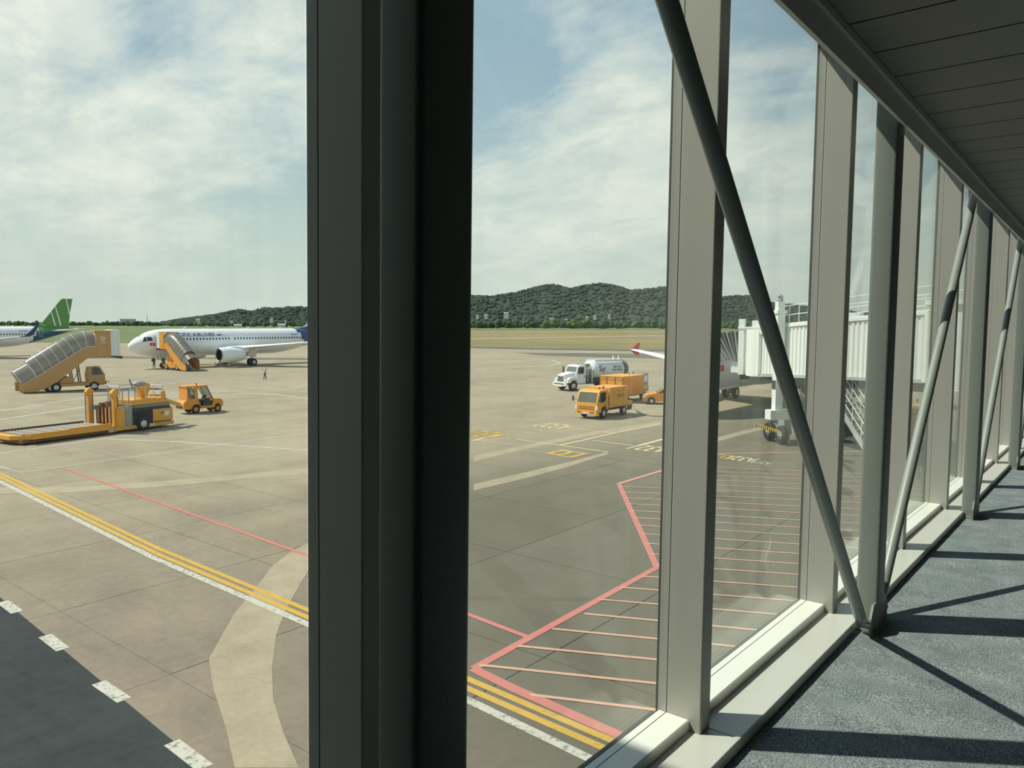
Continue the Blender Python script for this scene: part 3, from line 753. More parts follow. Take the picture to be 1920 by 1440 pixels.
c = far(240, depth2rng(240, 1620)); t = thing('flat_building', 'wide grey flat-roofed building in the left treeline', 'building', c, math.atan2(c.y, c.x))
MB().box(-6, 6, -15, 15, 0, 12.2).build('walls', M['bridge_grey'], t); MB().box(-6.4, 6.4, -15.5, 15.5, 12.2, 13.0).build('roof', M['bridge_grey'], t)
c = far(276, depth2rng(276, 1290)); t = thing('radio_mast', 'thin lattice radio mast above the left treeline', 'mast', c)
MB().cyl((0, 0, 0), (0, 0, 20), .55, .25, 6).build('pole', M['grey'], t); MB().cyl((0, 0, 14), (0, 0, 14.5), 1.2, n=8).build('platform', M['grey'], t)

# ================================================================== AIRLINERS (local x: nose to tail, port side is -y)
FUS = [(0, .03, .03, 3.28), (.08, .30, .30, 3.28), (.25, .52, .54, 3.29), (.5, .74, .77, 3.31), (.9, 1.0, 1.03, 3.35), (1.4, 1.24, 1.28, 3.42), (1.9, 1.42, 1.48, 3.50), (2.5, 1.60, 1.70, 3.60), (3.2, 1.76, 1.88, 3.69), (4.0, 1.88, 1.99, 3.75), (5.0, 1.955, 2.05, 3.79), (6.0, 1.975, 2.07, 3.80), (24.0, 1.975, 2.07, 3.80), (26, 1.90, 1.98, 3.90), (28, 1.74, 1.80, 4.08), (30, 1.50, 1.54, 4.33), (32, 1.20, 1.22, 4.63), (34, .85, .88, 4.93), (35.6, .55, .58, 5.14), (36.8, .32, .34, 5.26), (37.57, .12, .13, 5.32)]
def fus(x):
    for a, c in zip(FUS[:-1], FUS[1:]):
        if a[0] <= x <= c[0]:
            t = (x - a[0]) / (c[0] - a[0]); return tuple(a[i] + (c[i] - a[i]) * t for i in (1, 2, 3))
    return FUS[-1][1:]
def fsurf(x, z=None, ang=None, off=.0):
    """point on the port side at station x: by height z or by angle above the horizontal"""
    w_, h_, zc = fus(x)
    if ang is None: ang = math.asin(max(-1, min(1, (z - zc) / h_)))
    return (x, -(w_ + off) * math.cos(ang), zc + (h_ + off) * math.sin(ang))
def patch(b, c4, off=.015, n=4):
    """curved panel on the fuselage from four (x, z) corners"""
    g = []
    for i in range(n + 1):
        for j in range(n + 1):
            u, v = i / n, j / n
            x = (c4[0][0] * (1 - u) + c4[1][0] * u) * (1 - v) + (c4[3][0] * (1 - u) + c4[2][0] * u) * v
            z = (c4[0][1] * (1 - u) + c4[1][1] * u) * (1 - v) + (c4[3][1] * (1 - u) + c4[2][1] * u) * v
            g.append(fsurf(x, z, None, off))
    b.add(g, [(i * (n + 1) + j, (i + 1) * (n + 1) + j, (i + 1) * (n + 1) + j + 1, i * (n + 1) + j + 1) for i in range(n) for j in range(n)]); return b
def outline(b, x0, x1, z0, z1, w_=.05, off=.012):
    for c4 in (((x0, z0), (x0 + w_, z0), (x0 + w_, z1), (x0, z1)), ((x1 - w_, z0), (x1, z0), (x1, z1), (x1 - w_, z1)), ((x0, z0), (x1, z0), (x1, z0 + w_), (x0, z0 + w_)), ((x0, z1 - w_), (x1, z1 - w_), (x1, z1), (x0, z1))):
        patch(b, c4, off, 3)
    return b
def foil(le, chord, th, y, z, n=8):
    up, lo = [], []
    for i in range(n + 1):
        t = i / n; k = th * chord * 2.6 * (math.sqrt(t) * .6 * (1 - t) + .12 * t * (1 - t)); up.append((le + chord * t, y, z + k * .9)); lo.append((le + chord * t, y, z - k * .55))
    return up + lo[::-1][1:-1]

def airliner(name, label, X, Y0, tail, winglet, windows, lettering):
    root = thing(name, label, 'airliner', (X, Y0, 0), math.pi / 2)
    wht = M['plane_white']
    st = sorted(set([f[0] for f in FUS] + [6 + .6 * i for i in range(52) if 6 + .6 * i < 37.4])); n = 40
    b = MB()
    rings = []
    for x in st:
        w_, h_, zc = fus(x); rings.append([(x, w_ * math.cos(2 * math.pi * i / n), zc + h_ * math.sin(2 * math.pi * i / n)) for i in range(n)])
    b.loft(rings)
    mats = [wht, tail[0], tail[1], M['belly']]
    for k, f in enumerate(b.f):
        c = sum((Vector(b.v[i]) for i in f), Vector()) / len(f)
        if tail[2] and c.x + (c.z - 3.8) * tail[3] > tail[2]: b.mi[k] = 2 if (c.z < 4.5 + (c.x - 30) * .16 and tail[1] is not tail[0]) else 1
    b.build('fuselage', mats, root, True)
    bf = MB()      # wing-body fairing
    bf.loft([[(x, w_ * math.cos(2 * math.pi * i / 20), 2.48 + h_ * math.sin(2 * math.pi * i / 20)) for i in range(20)] for x, w_, h_ in ((11.4, .3, .2), (12.4, 1.6, .6), (13.6, 2.05, .78), (17.5, 2.1, .82), (20, 1.8, .7), (21.8, .5, .25))])
    bf.build('belly_fairing', wht, root, True)
    for s in (-1, 1):
        b = MB(); b.loft([foil(12.2, 7.2, .13, s * 1.6, 2.55), foil(14.9, 4.9, .12, s * 6.3, 3.0), foil(18.6, 2.9, .11, s * 12.2, 3.6), foil(21.3, 1.55, .10, s * 16.6, 4.1)])
        wg = b.build('wing', M['belly'] if False else wht, root, True)
        if winglet[0] == 'fence':
            b = MB(); b.prism([(21.2, 4.05), (22.9, 4.85), (23.25, 4.85), (22.95, 4.15), (23.1, 3.5), (22.5, 3.5)], 'xz', s * 16.6 - .04, s * 16.6 + .04)
        else:
            b = MB(); b.loft([[(21.3, s * 16.6, 4.08), (22.85, s * 16.6, 4.08), (22.85, s * 16.6, 4.16), (21.3, s * 16.6, 4.16)], [(21.9, s * 17.2, 4.35), (23.2, s * 17.2, 4.35), (23.2, s * 17.1, 4.42), (21.9, s * 17.1, 4.42)], [(22.8, s * 17.55, 5.2), (23.7, s * 17.55, 5.2), (23.7, s * 17.45, 5.22), (22.8, s * 17.45, 5.22)], [(23.8, s * 17.75, 6.4), (24.3, s * 17.75, 6.4), (24.3, s * 17.69, 6.4), (23.8, s * 17.69, 6.4)]])
        b.build('winglet', winglet[1], wg, False)
        for yy, x0 in ((4.4, 17.6), (8.0, 19.2), (11.3, 20.6)):
            b = MB(); z = 2.55 + yy * .098; b.lathe((x0, s * yy, z), (1, 0, -.04), [(0, .03), (.4, .14), (1.3, .17), (2.2, .10), (2.7, .02)], 8); b.build('flap_fairing', wht, wg, True)
        e = MB(); c = (10.8, s * 5.75, 1.95)
        e.lathe(c, (1, 0, -.02), [(.28, .86), (.04, .90), (0, .98), (.12, 1.07), (.6, 1.16), (1.6, 1.19), (2.6, 1.12), (3.5, .95), (4.15, .78), (4.15, .70), (3.4, .70)], 28, False)
        en = e.build('engine', wht, root, True)
        MB().lathe(c, (1, 0, -.02), [(.10, .885), (.30, .855), (.9, .85), (.92, .05)], 28, False).build('inlet', M['engine_dark'], en, True)
        MB().lathe(c, (1, 0, -.02), [(3.4, .55), (4.4, .42), (5.1, .12)], 16).build('exhaust_cone', M['steel'], en, True)
        MB().lathe(c, (1, 0, -.02), [(-.01, .985), (-.012, .93), (.03, .90), (.10, 1.075), (.0, 1.0)], 28, False).build('lip', M['steel'], en, True)
        b = MB(); b.loft([[(11.9, s * 5.75 - .14, 3.0), (15.6, s * 5.75 - .14, 2.2), (16.2, s * 5.75 - .14, 2.85), (13.5, s * 5.75 - .14, 3.2)], [(11.9, s * 5.75 + .14, 3.0), (15.6, s * 5.75 + .14, 2.2), (16.2, s * 5.75 + .14, 2.85), (13.5, s * 5.75 + .14, 3.2)]]); b.build('pylon', wht, en)
        b = MB(); b.loft([foil(32.0, 3.9, .10, s * .6, 4.95), foil(35.6, 1.5, .09, s * 6.2, 5.45)]); b.build('tailplane', tail[4], root, True)
        # main gear
        g = MB(); g.cyl((17.7, s * 3.8, .55), (17.7, s * 3.8, 2.7), .13, n=10); g.cyl((17.7, s * 3.35, .55), (17.7, s * 4.25, .55), .09, n=8); g.bar((17.7, s * 3.8, 1.2), (17.0, s * 2.6, 2.5), .1, .1)
        gr = g.build('main_gear', M['steel'], root, True); MB().box(17.2, 18.3, s * 4.02, s * 4.08, 1.35, 2.6).build('gear_door', wht, gr)
        for dy in (-.46, .46): wheel(gr, (17.7, s * 3.8 + dy, .58), (0, 1, 0), .58, .40, 'tyre')
    # fin, split for the livery
    fin = [(28.6, 5.75), (30.2, 6.15), (31.2, 6.75), (34.6, 11.2), (35.2, 11.76), (37.2, 11.76), (36.55, 8.6), (36.1, 5.35), (31, 5.4)]
    b = MB(); cxs = 33.5
    b.loft([[(cxs + (p[0] - cxs) * k, yy * (1 - .55 * (p[1] - 5.4) / 6.4), p[1]) for p in fin] for yy, k in ((-.16, .985), (0, 1.0), (.16, .985))] if False else [[(p[0], yy * (1 - .6 * (p[1] - 5.4) / 6.4), p[1]) for p in fin] for yy in (-.2, .2)])
    fn = b.build('fin', tail[5], root)
    if tail[6] == 'stripes':
        for xb, xt, zt in ((31.55, 30.6, 6.4), (33.55, 32.9, 9.0), (34.65, 33.75, 10.1), (36.55, 35.95, 11.74)):
            b = MB(); 
            for s in (-1, 1):
                f_ = lambda x, z: (x, s * (.2 * (1 - .6 * (z - 5.4) / 6.4) + .012), z)
                zb = 6.0 if xb < 36 else 8.0
                b.add([f_(xb - .13, zb), f_(xb + .13, zb), f_(xt + .10, zt), f_(xt - .10, zt)], [(0, 1, 2, 3)])
            b.build('white_stripe', wht, fn)
    else:
        b = MB()
        for s in (-1, 1):
            f_ = lambda x, z: (x, s * (.2 * (1 - .6 * (z - 5.4) / 6.4) + .012), z)
            b.add([f_(28.65, 5.78), f_(30.2, 6.15), f_(31.2, 6.75), f_(34.6, 11.2), f_(34.9, 11.2), f_(31.9, 7.2), f_(31.0, 6.2)], [tuple(range(7))])
        b.build('white_leading_edge', wht, fn)
    # nose gear
    g = MB(); g.cyl((5.07, 0, .4), (5.07, 0, 2.1), .09, n=8); g.bar((5.07, 0, 1.1), (5.9, 0, 1.9), .08, .08); gr = g.build('nose_gear', M['steel'], root, True)
    for dy in (-.25, .25): wheel(gr, (5.07, dy, .39), (0, 1, 0), .39, .22, 'tyre')
    for s in (-.35, .35): MB().box(4.3, 5.6, s - .02, s + .02, 1.25, 1.85).build('gear_door', wht, gr)
    # windows
    cw = patch(MB(), ((1.55, 4.02), (2.12, 4.08), (2.12, 4.70), (1.92, 4.66)), .012); cw.build('cockpit_window', M['glassd'], root)
    cw = patch(MB(), ((2.19, 4.08), (2.85, 4.16), (2.80, 4.68), (2.19, 4.72)), .012); cw.build('cockpit_window', M['glassd'], root)
    b = MB(); b.loft([[(1.20, -.06, 4.42), (1.48, -.66, 4.28), (1.80, -.60, 4.72), (1.62, -.06, 4.86)], [(1.18, -.06, 4.46), (1.46, -.68, 4.32), (1.78, -.62, 4.76), (1.60, -.06, 4.90)]]); b.build('cockpit_window', M['glassd'], root)
    me = None
    for x in windows:
        if me is None:
            wb = MB(); z0, z1 = 4.16, 4.50
            w0 = [fsurf(12, z, None, .012) for z in (z0, z0 + .08, z1 - .08, z1)]
            hw = (.07, .115, .115, .07); vs = []
            for p, h_ in zip(w0, hw): vs += [(-h_, p[1], p[2]), (h_, p[1], p[2])]
            wb.add(vs, [(0, 1, 3, 2), (2, 3, 5, 4), (4, 5, 7, 6)]); me = wb.mesh('cabin_window'); me.materials.append(M['glassd'])
        o = bpy.data.objects.new('cabin_window', me); COL.objects.link(o); o.parent = root; o.location = (x, 0, 0)
    outline(MB(), 4.75, 5.6, 3.35, 5.15, .04).build('door_outline', M['belly'], root)
    for x in (14.35, 15.25): outline(MB(), x, x + .52, 3.85, 4.85, .025).build('exit_outline', M['belly'], root)
    outline(MB(), 30.0, 30.75, 3.85, 5.3, .07 if tail[6] == 'stripes' else .03).build('door_outline', wht if tail[6] == 'stripes' else M['belly'], root)
    # aerials, flag
    for x, h_ in ((8.3, .42), (19.2, .38), (25.2, .30)):
        MB().prism([(x, 5.85), (x + .45, 5.85), (x + .62, 5.85 + h_), (x + .42, 5.85 + h_)], 'xz', -.02, .02).build('aerial', wht, root)
    fl_ = patch(MB(), ((2.4, 3.43), (3.15, 3.43), (3.15, 3.85), (2.4, 3.85)), .016).build('flag', M['red'], root)
    b = MB(); pts = []
    for i in range(10):
        a = math.pi / 2 + i * math.pi / 5; rr = .14 if i % 2 == 0 else .06; pts.append(fsurf(2.775 + rr * math.cos(a), 3.64 + rr * math.sin(a), None, .024))
    b.add(pts + [fsurf(2.775, 3.64, None, .024)], [(10, i, (i + 1) % 10) for i in range(10)]); b.build('star', M['gold'], fl_)
    for body, x0, z0, size, width, m in lettering:
        text_on(body, size, lambda u, v: fsurf(x0 + u, z0 + v, None, .016), 'lettering', m, root, width)
    return root

wins = [6.9 + .533 * i for i in range(43)]
A1 = airliner('passenger_airliner', 'white airliner with dark blue tail and boarding stairs at its nose', -113.0, 52.1, (M['navy'], M['navy'], 29.2, .55, M['plane_white'], M['navy'], 'edge'), ('fence', M['red']),
              [x for x in wins if abs(x - 15.5) > .2], [('PACIFIC AIRLINES', 5.6, 4.74, .72, 7.0, mat('lettering_navy', (.012, .018, .05), .5)), ('VN-A571', 26.6, 4.75, .30, 1.5, M['navy'])])
b = MB()      # winged emblem after the lettering
for x0, z0, x1, z1, x2, z2 in ((12.8, 4.85, 13.4, 5.38, 13.3, 4.9), (13.0, 4.8, 13.85, 5.08, 13.4, 4.72), (13.5, 5.0, 13.8, 5.45, 14.1, 4.72)):
    b.add([fsurf(x0, z0, None, .016), fsurf(x2, z2, None, .016), fsurf(x1, z1, None, .016)], [(0, 1, 2)])
b.build('emblem', M['navy'], A1)
A2 = airliner('passenger_airliner', 'airliner with striped green tail at the left edge', -177.0, 33.0, (M['green'], M['blue'], 29.0, -.55, M['plane_white'], M['green'], 'stripes'), ('sharklet', M['navy']),
              wins, [('VN-A589', 26.2, 4.85, .30, 1.5, M['navy'])])
A3 = airliner('passenger_airliner', 'airliner parked under the white boarding bridge, red winglets', -25.0, 51.0, (M['plane_white'], M['plane_white'], 0, 0, M['plane_white'], M['red'], 'edge'), ('fence', M['red']), wins[:10], [])

# ================================================================== VEHICLES
def ang(p, q): return math.atan2(q.y - p.y, q.x - p.x)
def side_panel(b, poly, y):      # flat polygon on a vertical side
    b.add([(p[0], y, p[1]) for p in poly], [tuple(range(len(poly)))]); return b

# ---- passenger stairs
def stair_truck(label, loc, rz, scale=1.0, canopy='plastic'):
    t = thing('boarding_stairs', label, 'stairs', loc, rz, None, scale); W = 1.15
    MB.base_T = lambda x, y, z: (x * .83, y, z)
    tn = M['tan'] if canopy == 'plastic' else M['orange']
    side = [(0, .12), (0, 1.0), (.55, .92), (1.9, 1.65), (7.0, 4.42), (8.15, 4.45), (8.15, 3.35), (7.3, 3.35), (3.9, 1.05), (2.6, .38), (1.4, .12)]
    for s in (-1, 1): MB().prism(side, 'xz', s * W - .03, s * W + .03).build('side_panel', tn, t)
    for i in range(18):
        z = .25 + .185 * i; x = .35 + .385 * i; MB().box(x, x + .40, -W + .03, W - .03, z - .06, z).build('step', M['steel'], t)
    MB().box(7.2, 10.4, -W, W, 3.28, 3.40).build('platform_floor', tn, t)
    def hood(x, z, h, wd, n=12, tilt=(.0, 1.0)):
        """arch standing on the handrail line; tilt is its height direction in x, z"""
        return [(x + tilt[0] * h * math.sin(math.pi * i / n), -wd * math.cos(math.pi * i / n), z + tilt[1] * h * math.sin(math.pi * i / n) ** .8) for i in range(n + 1)]
    pm = M[canopy]; nrm_ = (-.53, .85)
    lower = [hood(.25, .85, 1.55, W, tilt=nrm_), hood(1.65, 1.55, 1.55, W, tilt=nrm_)]
    rail = [(1.75, 1.55, 1.85), (2.55, 2.0, 1.86), (3.35, 2.42, 1.87), (4.15, 2.86, 1.88), (4.95, 3.3, 1.86), (5.75, 3.74, 1.83), (6.5, 4.15, 1.75)]
    upper = [hood(x, z, h, W + .06, tilt=nrm_) for x, z, h in rail] + [hood(7.1, 4.4, 1.52, W + .06, tilt=(-.1, 1)), hood(8.1, 4.42, 1.50, W + .06, tilt=(0, 1))]
    MB().loft(lower, False, False).build('lower_canopy', pm, t, True)
    MB().loft(upper, False, False).build('upper_canopy', pm, t, True)
    rm = M['white'] if canopy == 'plastic' else M['steel']
    for a in [lower[0], lower[1]] + upper:
        b = MB(); b.tube([(p[0], p[1] * 1.005, p[2] + .012) for p in a], .028 if canopy == 'plastic' else .022, 5); b.build('canopy_rib', rm, t)
    for s in (-1, 1):
        b = MB(); b.tube([(.25, s * W, .85), (1.65, s * W, 1.55)], .025, 5); b.tube([(1.75, s * (W + .06), 1.55)] + [(x, s * (W + .06), z) for x, z, h in rail] + [(7.1, s * (W + .06), 4.4), (8.1, s * (W + .06), 4.42)], .03, 5); b.build('canopy_rail', rm, t)
    # platform house and its folding canopy
    for s in (-1, 1): MB().box(8.15, 9.75, s * (W + .05) - .03, s * (W + .05) + .03, 3.35, 5.95).build('platform_wall', tn, t)
    MB().box(8.05, 9.85, -W - .12, W + .12, 5.92, 6.02).build('platform_roof', tn, t)
    MB().prism([(-W, 4.45), (-W, 5.6), (-.6, 5.92), (.6, 5.92), (W, 5.6), (W, 4.45), (W - .1, 4.45), (W - .1, 5.55), (-W + .1, 5.55), (-W + .1, 4.45)], 'yz', 8.10, 8.14).build('portal', M['orange'], t)
    for i in range(4):
        x0 = 9.76 + .26 * i; x1 = x0 + .25; k = .03 * (i % 2)
        for s in (-1, 1): MB().box(x0, x1, s * (W + .02 + k) - .03, s * (W + .02 + k) + .03, 3.45, 5.98).build('bellows_fold', M['white'], t)
        MB().box(x0, x1, -W - .05 - k, W + .05 + k, 5.98 + k, 6.06 + k).build('bellows_top', M['white'], t)
    MB().bar((9.7, -W, 3.33), (10.95, -W, 3.36), .1, .1).build('bumper_arm', M['dark'], t); MB().bar((9.7, W, 3.33), (10.95, W, 3.36), .1, .1).build('bumper_arm', M['dark'], t)
    MB().cyl((10.9, -W - .1, 3.25), (10.9, W + .1, 3.25), .12, n=10).build('bumper_roller', M['black'], t)
    b = MB()      # white company marks on the platform wall
    y = -W - .095
    for q in ([(8.65, 5.0), (8.72, 5.0), (8.72, 5.35), (8.65, 5.35)], [(8.65, 5.3), (8.95, 5.3), (8.95, 5.38), (8.65, 5.38)], [(8.83, 4.95), (8.95, 4.95), (8.95, 5.22), (8.83, 5.22)], [(9.02, 5.05), (9.10, 5.05), (9.10, 5.36), (9.02, 5.36)], [(9.12, 5.15), (9.22, 5.3), (9.17, 5.33), (9.08, 5.2)]): side_panel(b, q, y)
    for i in range(8): side_panel(b, [(8.66 + .075 * i, 4.78), (8.71 + .075 * i, 4.78), (8.71 + .075 * i, 4.85), (8.66 + .075 * i, 4.85)], y)
    b.build('company_mark', M['white'], t)
    # truck chassis
    b = MB(); b.box(2.6, 9.3, -.55, .55, .55, .85); b.build('chassis', tn, t)
    b = MB(); b.prism([(4.1, .85), (5.6, .85), (5.6, 1.35), (5.0, 1.5), (4.4, 1.2)], 'xz', -.9, .9); b.build('engine_box', tn, t)
    MB().box(4.2, 8.9, -1.0, 1.0, .50, .80).build('side_skirt', tn, t)
    MB().prism([(7.2, .8), (7.15, 1.6), (7.35, 2.35), (8.5, 2.4), (9.05, 1.55), (9.05, .8)], 'xz', -.95, .35).build('cab', tn, t)
    g = MB(); side_panel(g, [(7.55, 1.55), (7.6, 2.28), (8.4, 2.3), (8.85, 1.55)], -.956); g.build('cab_window', M['vglass'], t)
    g = MB(); g.add([(9.062, -.85, 1.6), (9.062, .25, 1.6), (8.53, .25, 2.36), (8.53, -.85, 2.36)], [(0, 1, 2, 3)]); g.build('windscreen', M['vglass'], t)
    g = MB(); g.bar((8.05, -.97, 1.55), (7.98, -.97, 2.35), .04, .05); g.build('window_pillar', M['dark'], t)
    MB().box(7.0, 9.5, -1.05, 1.05, .78, .86).build('front_deck', M['yellow'] if canopy == 'plastic' else tn, t)
    for x in (5.7, 6.5):
        for s in (-1, 1): MB().bar((x, s * .45, .85), (x - .35 + (x - 5.7) * .1, s * .45, 3.1), .12, .12).build('lift_arm', M['brown'], t)
    MB().bar((5.7, -.5, 1.0), (6.4, -.5, 2.2), .06, .06).build('lift_brace', M['dark'], t)
    for x in (3.75, 7.8):
        for s in (-1, 1): wheel(t, (x, s * .92, .45), (0, 1, 0), .45, .30)
    wheel(t, (3.2, -.80, .40), (0, 1, 0), .40, .28); wheel(t, (3.2, .80, .40), (0, 1, 0), .40, .28)
    for x in (2.0, 2.3): MB().cyl((x, -.85, .0), (x, -.85, .45), .04, n=6).build('stabiliser', M['steel'], t)
    MB.base_T = None
    return t
pa, pb = G(103, 735.4), G(181.6, 731.5); rz = ang(pa, pb)
e = Vector((math.cos(rz), math.sin(rz))); nn = Vector((-e.y, e.x)); o2 = Vector(pa[:2]) - e * (3.75 * .83 - .15) + nn * 1.07
stair_truck('tan boarding stairs with smoky arched canopy, standing clear of any aircraft', (o2.x, o2.y, 0), rz)
foot = Vector((-102.6, 56.2)); top = Vector((-111.6, 56.3))
stair_truck('orange boarding stairs with brown canopy docked at the white airliner nose', (foot.x, foot.y, 0), math.atan2(top.y - foot.y, top.x - foot.x), .90, 'plastic_dark')

# ---- cargo loader (local x along its length, near side y = 0, far side y = 3)
pa, pb = G(35, 838), G(322, 800); t = thing('cargo_loader', 'yellow cargo loader with lowered roller platform and railings', 'cargo loader', (pa.x, pa.y, 0), ang(pa, pb))
Yl, St, Gy, Br, Dk = M['yellow'], M['steel'], M['grey'], M['brown'], M['dark']
MB().prism([(.9, 0.0), (5.6, 0.0), (5.6, 3.0), (.0, 3.0), (0, .9)], 'xy', .30, .52).build('platform_frame', Yl, t)
MB().box(.3, 5.5, .25, 2.75, .10, .30).build('platform_underframe', Br, t)
for i in range(26): MB().cyl((.55 + i * .19, .45, .55), (.55 + i * .19, 2.6, .55), .055, n=6).build('roller', M['brown'] if i % 4 == 3 else mat('roller_grey', (.20, .19, .165), .5), t)
MB().box(.6, 5.5, .02, .14, .52, .62).build('side_guide', Yl, t); MB().box(.6, 5.5, 2.86, 2.98, .52, .66).build('side_guide', Dk, t)
MB().box(2.9, 5.5, .06, .2, .60, .68).build('guide_rail', Yl, t)
MB().box(5.35, 5.75, .1, .5, .12, .5).build('hinge_block', M['hub'], t)
MB().box(6.36, 9.7, .06, 2.94, .28, 1.35).build('body_core', Dk, t)
MB().box(5.7, 9.85, .0, 3.0, .18, .42).build('lower_sill', Yl, t)
for i in range(8):
    b = MB(); x = 7.15 + i * .16; side_panel(b, [(x, .20), (x + .09, .20), (x + .13, .40), (x + .04, .40)], -.008); b.build('warning_stripe', M['white'], t)
MB().box(5.85, 6.35, -.02, .30, .42, 1.55).build('pump_box', Yl, t)
MB().box(6.35, 6.85, -.03, .3, .42, 1.55).build('ladder_panel', Gy, t)
for i in range(6): MB().box(6.40, 6.55, -.06, -.03, .52 + i * .17, .60 + i * .17).build('ladder_tread', St, t)
MB().prism([(6.85, .42), (6.85, 1.05), (7.05, 1.25), (8.25, 1.25), (8.25, .42)], 'xz', -.03, -.01).build('wheel_well', M['black'], t)
wheel(t, (7.55, -.06, .45), (0, 1, 0), .42, .24); wheel(t, (7.55, 2.9, .45), (0, 1, 0), .42, .3)
MB().box(8.30, 9.75, -.05, .5, .50, 1.28).build('side_cabinet', Yl, t)
MB().box(9.15, 9.45, -.065, -.05, .80, 1.10).build('white_notice', M['white'], t); MB().box(8.85, 9.05, -.065, -.05, .98, 1.05).build('black_notice', Dk, t)
b = MB(); b.box(5.8, 9.7, .15, .45, 1.35, 1.62); b.box(5.8, 9.7, 2.5, 2.85, 1.35, 1.62); b.build('deck_beam', Gy, t)
for i in range(14): MB().cyl((6.9 + i * .2, -.01, 1.42), (6.9 + i * .2, .1, 1.42), .05, n=8).build('deck_roller', Dk, t)
MB().box(6.9, 9.4, .05, 1.6, 1.66, 1.98).build('bridge_box', Yl, t)
MB().prism([(9.35, 1.72), (9.35, 1.92), (10.55, 1.45), (10.5, 1.30)], 'xz', .1, .55).build('loading_prong', Yl, t)
MB().prism([(9.35, 1.95), (9.35, 2.10), (10.5, 2.02), (10.5, 1.88)], 'xz', 1.6, 2.2).build('loading_prong', Yl, t)
for yv, xv in ((.20, 5.72), (2.75, 5.72)):
    MB().box(xv, xv + .24, yv - .10, yv + .12, .15, 2.45).build('mast', Yl, t)
    for dx in (-.14, .34): MB().cyl((xv + dx, yv, .3), (xv + dx, yv, 2.35), .03, n=6).build('lift_chain', Br, t)
    MB().cyl((xv + .12, yv - .14, 2.50), (xv + .12, yv + .16, 2.50), .24, n=8).build('mast_head', Yl, t)
for k, (xv, yv, h) in enumerate(((5.95, .9, 1.75), (6.0, 1.35, 1.6), (6.05, 1.8, 1.7), (6.1, 2.25, 1.55))):
    MB().box(xv, xv + .14, yv - .09, yv + .09, .5, h).build('hose_carrier', Br, t); MB().box(xv - .02, xv, yv - .07, yv + .07, .6, h - .1).build('carrier_face', M['tan'], t)
MB().cyl((5.9, 1.1, 1.8), (6.4, 1.1, 1.8), .16, n=10).build('cable_reel', Br, t); MB().cyl((5.9, 1.8, 1.7), (6.4, 1.8, 1.7), .14, n=10).build('cable_reel', Br, t)
def railing(parent, pts, z0, z1, r, m, mids=1, step=.9, name='railing'):
    b = MB()
    for p, q in zip(pts[:-1], pts[1:]):
        p, q = Vector(p), Vector(q); n = max(1, round((q - p).length / step))
        for i in range(n + 1):
            c = p.lerp(q, i / n); b.cyl((c.x, c.y, c.z + z0), (c.x, c.y, c.z + z1), r, n=5)
        for k in range(mids + 1):
            z = z1 - (z1 - z0) * k / (mids + 1); b.cyl((p.x, p.y, p.z + z), (q.x, q.y, q.z + z), r, n=5)
    return b.build(name, m, parent)
railing(t, [(5.95, 2.9, 0), (7.2, 2.9, 0), (7.2, 1.7, 0)], 1.62, 2.75, .034, M['hub'])
railing(t, [(6.3, .08, 0), (7.15, .08, 0)], 1.0, 2.75, .034, Gy, 1, .42); railing(t, [(7.3, .08, 0), (7.9, .08, 0)], 1.98, 2.75, .034, M['hub'], 0, .6)
railing(t, [(7.9, 2.8, 0), (9.2, 2.8, 0), (9.2, .2, 0)], 1.98, 2.75, .034, M['hub'], 1)
b = MB(); b.loft([[(8.25 + dx * k, .9 + dy * k, z) for dx, dy in ((-.35, -.28), (.35, -.28), (.35, .28), (-.35, .28))] for z, k in ((1.98, .55), (2.15, .6), (2.5, 1.0), (2.85, 1.05), (2.95, .8))]); b.build('operator_console', Yl, t)
b = MB(); b.sphere((8.02, .85, 2.92), .36, 12, (1.25, .9, .55)); b.build('console_hood', Gy, t, True)
MB().box(7.35, 7.75, .75, .95, 2.55, 2.75).build('control_panel', M['bridge_grey'], t); MB().bar((7.55, .8, 2.6), (7.30, .8, 3.25), .06, .05).build('control_lever', Dk, t)
MB().box(9.0, 9.3, .05, .12, 1.98, 2.40).build('guard_plate', Yl, t)
for x, yv in ((1.0, .5), (1.0, 2.5), (9.2, .5), (9.2, 2.5)): MB().cyl((x, yv, 0), (x, yv, .3), .10, n=8).build('support_foot', Dk, t)

# ---- baggage tow tractor (x: rear to front)
pa, pb = G(367, 775.5), G(406, 772); rz = ang(pa, pb); e = Vector((math.cos(rz), math.sin(rz))); nn = Vector((-e.y, e.x)); o2 = Vector(pa[:2]) - e * .95 + nn * .55
tug = t = thing('tow_tractor', 'small orange tow tractor with square cab beside the cargo loader', 'tractor', (o2.x, o2.y, 0), rz)
Or = M['orange']
MB().prism([(.0, .42), (.0, .78), (.15, 1.0), (.35, 1.08), (1.15, 1.0), (1.35, .55), (2.25, .55), (2.4, .95), (3.05, .92), (3.15, .75), (3.12, .45), (2.95, .40), (2.85, .66), (2.55, .66), (2.42, .38), (1.35, .36), (1.28, .62), (1.05, .72), (.75, .66), (.62, .38), (.1, .36)], 'xz', -.62, .62).build('body', Or, t)
MB().prism([(2.1, .92), (3.0, .88), (3.05, .97), (2.9, 1.02), (2.1, 1.08)], 'xz', -.6, .6).build('hood', Or, t)
MB().rbox(.22, 1.92, -.66, .66, 2.02, 2.12, .08).build('roof', Or, t)
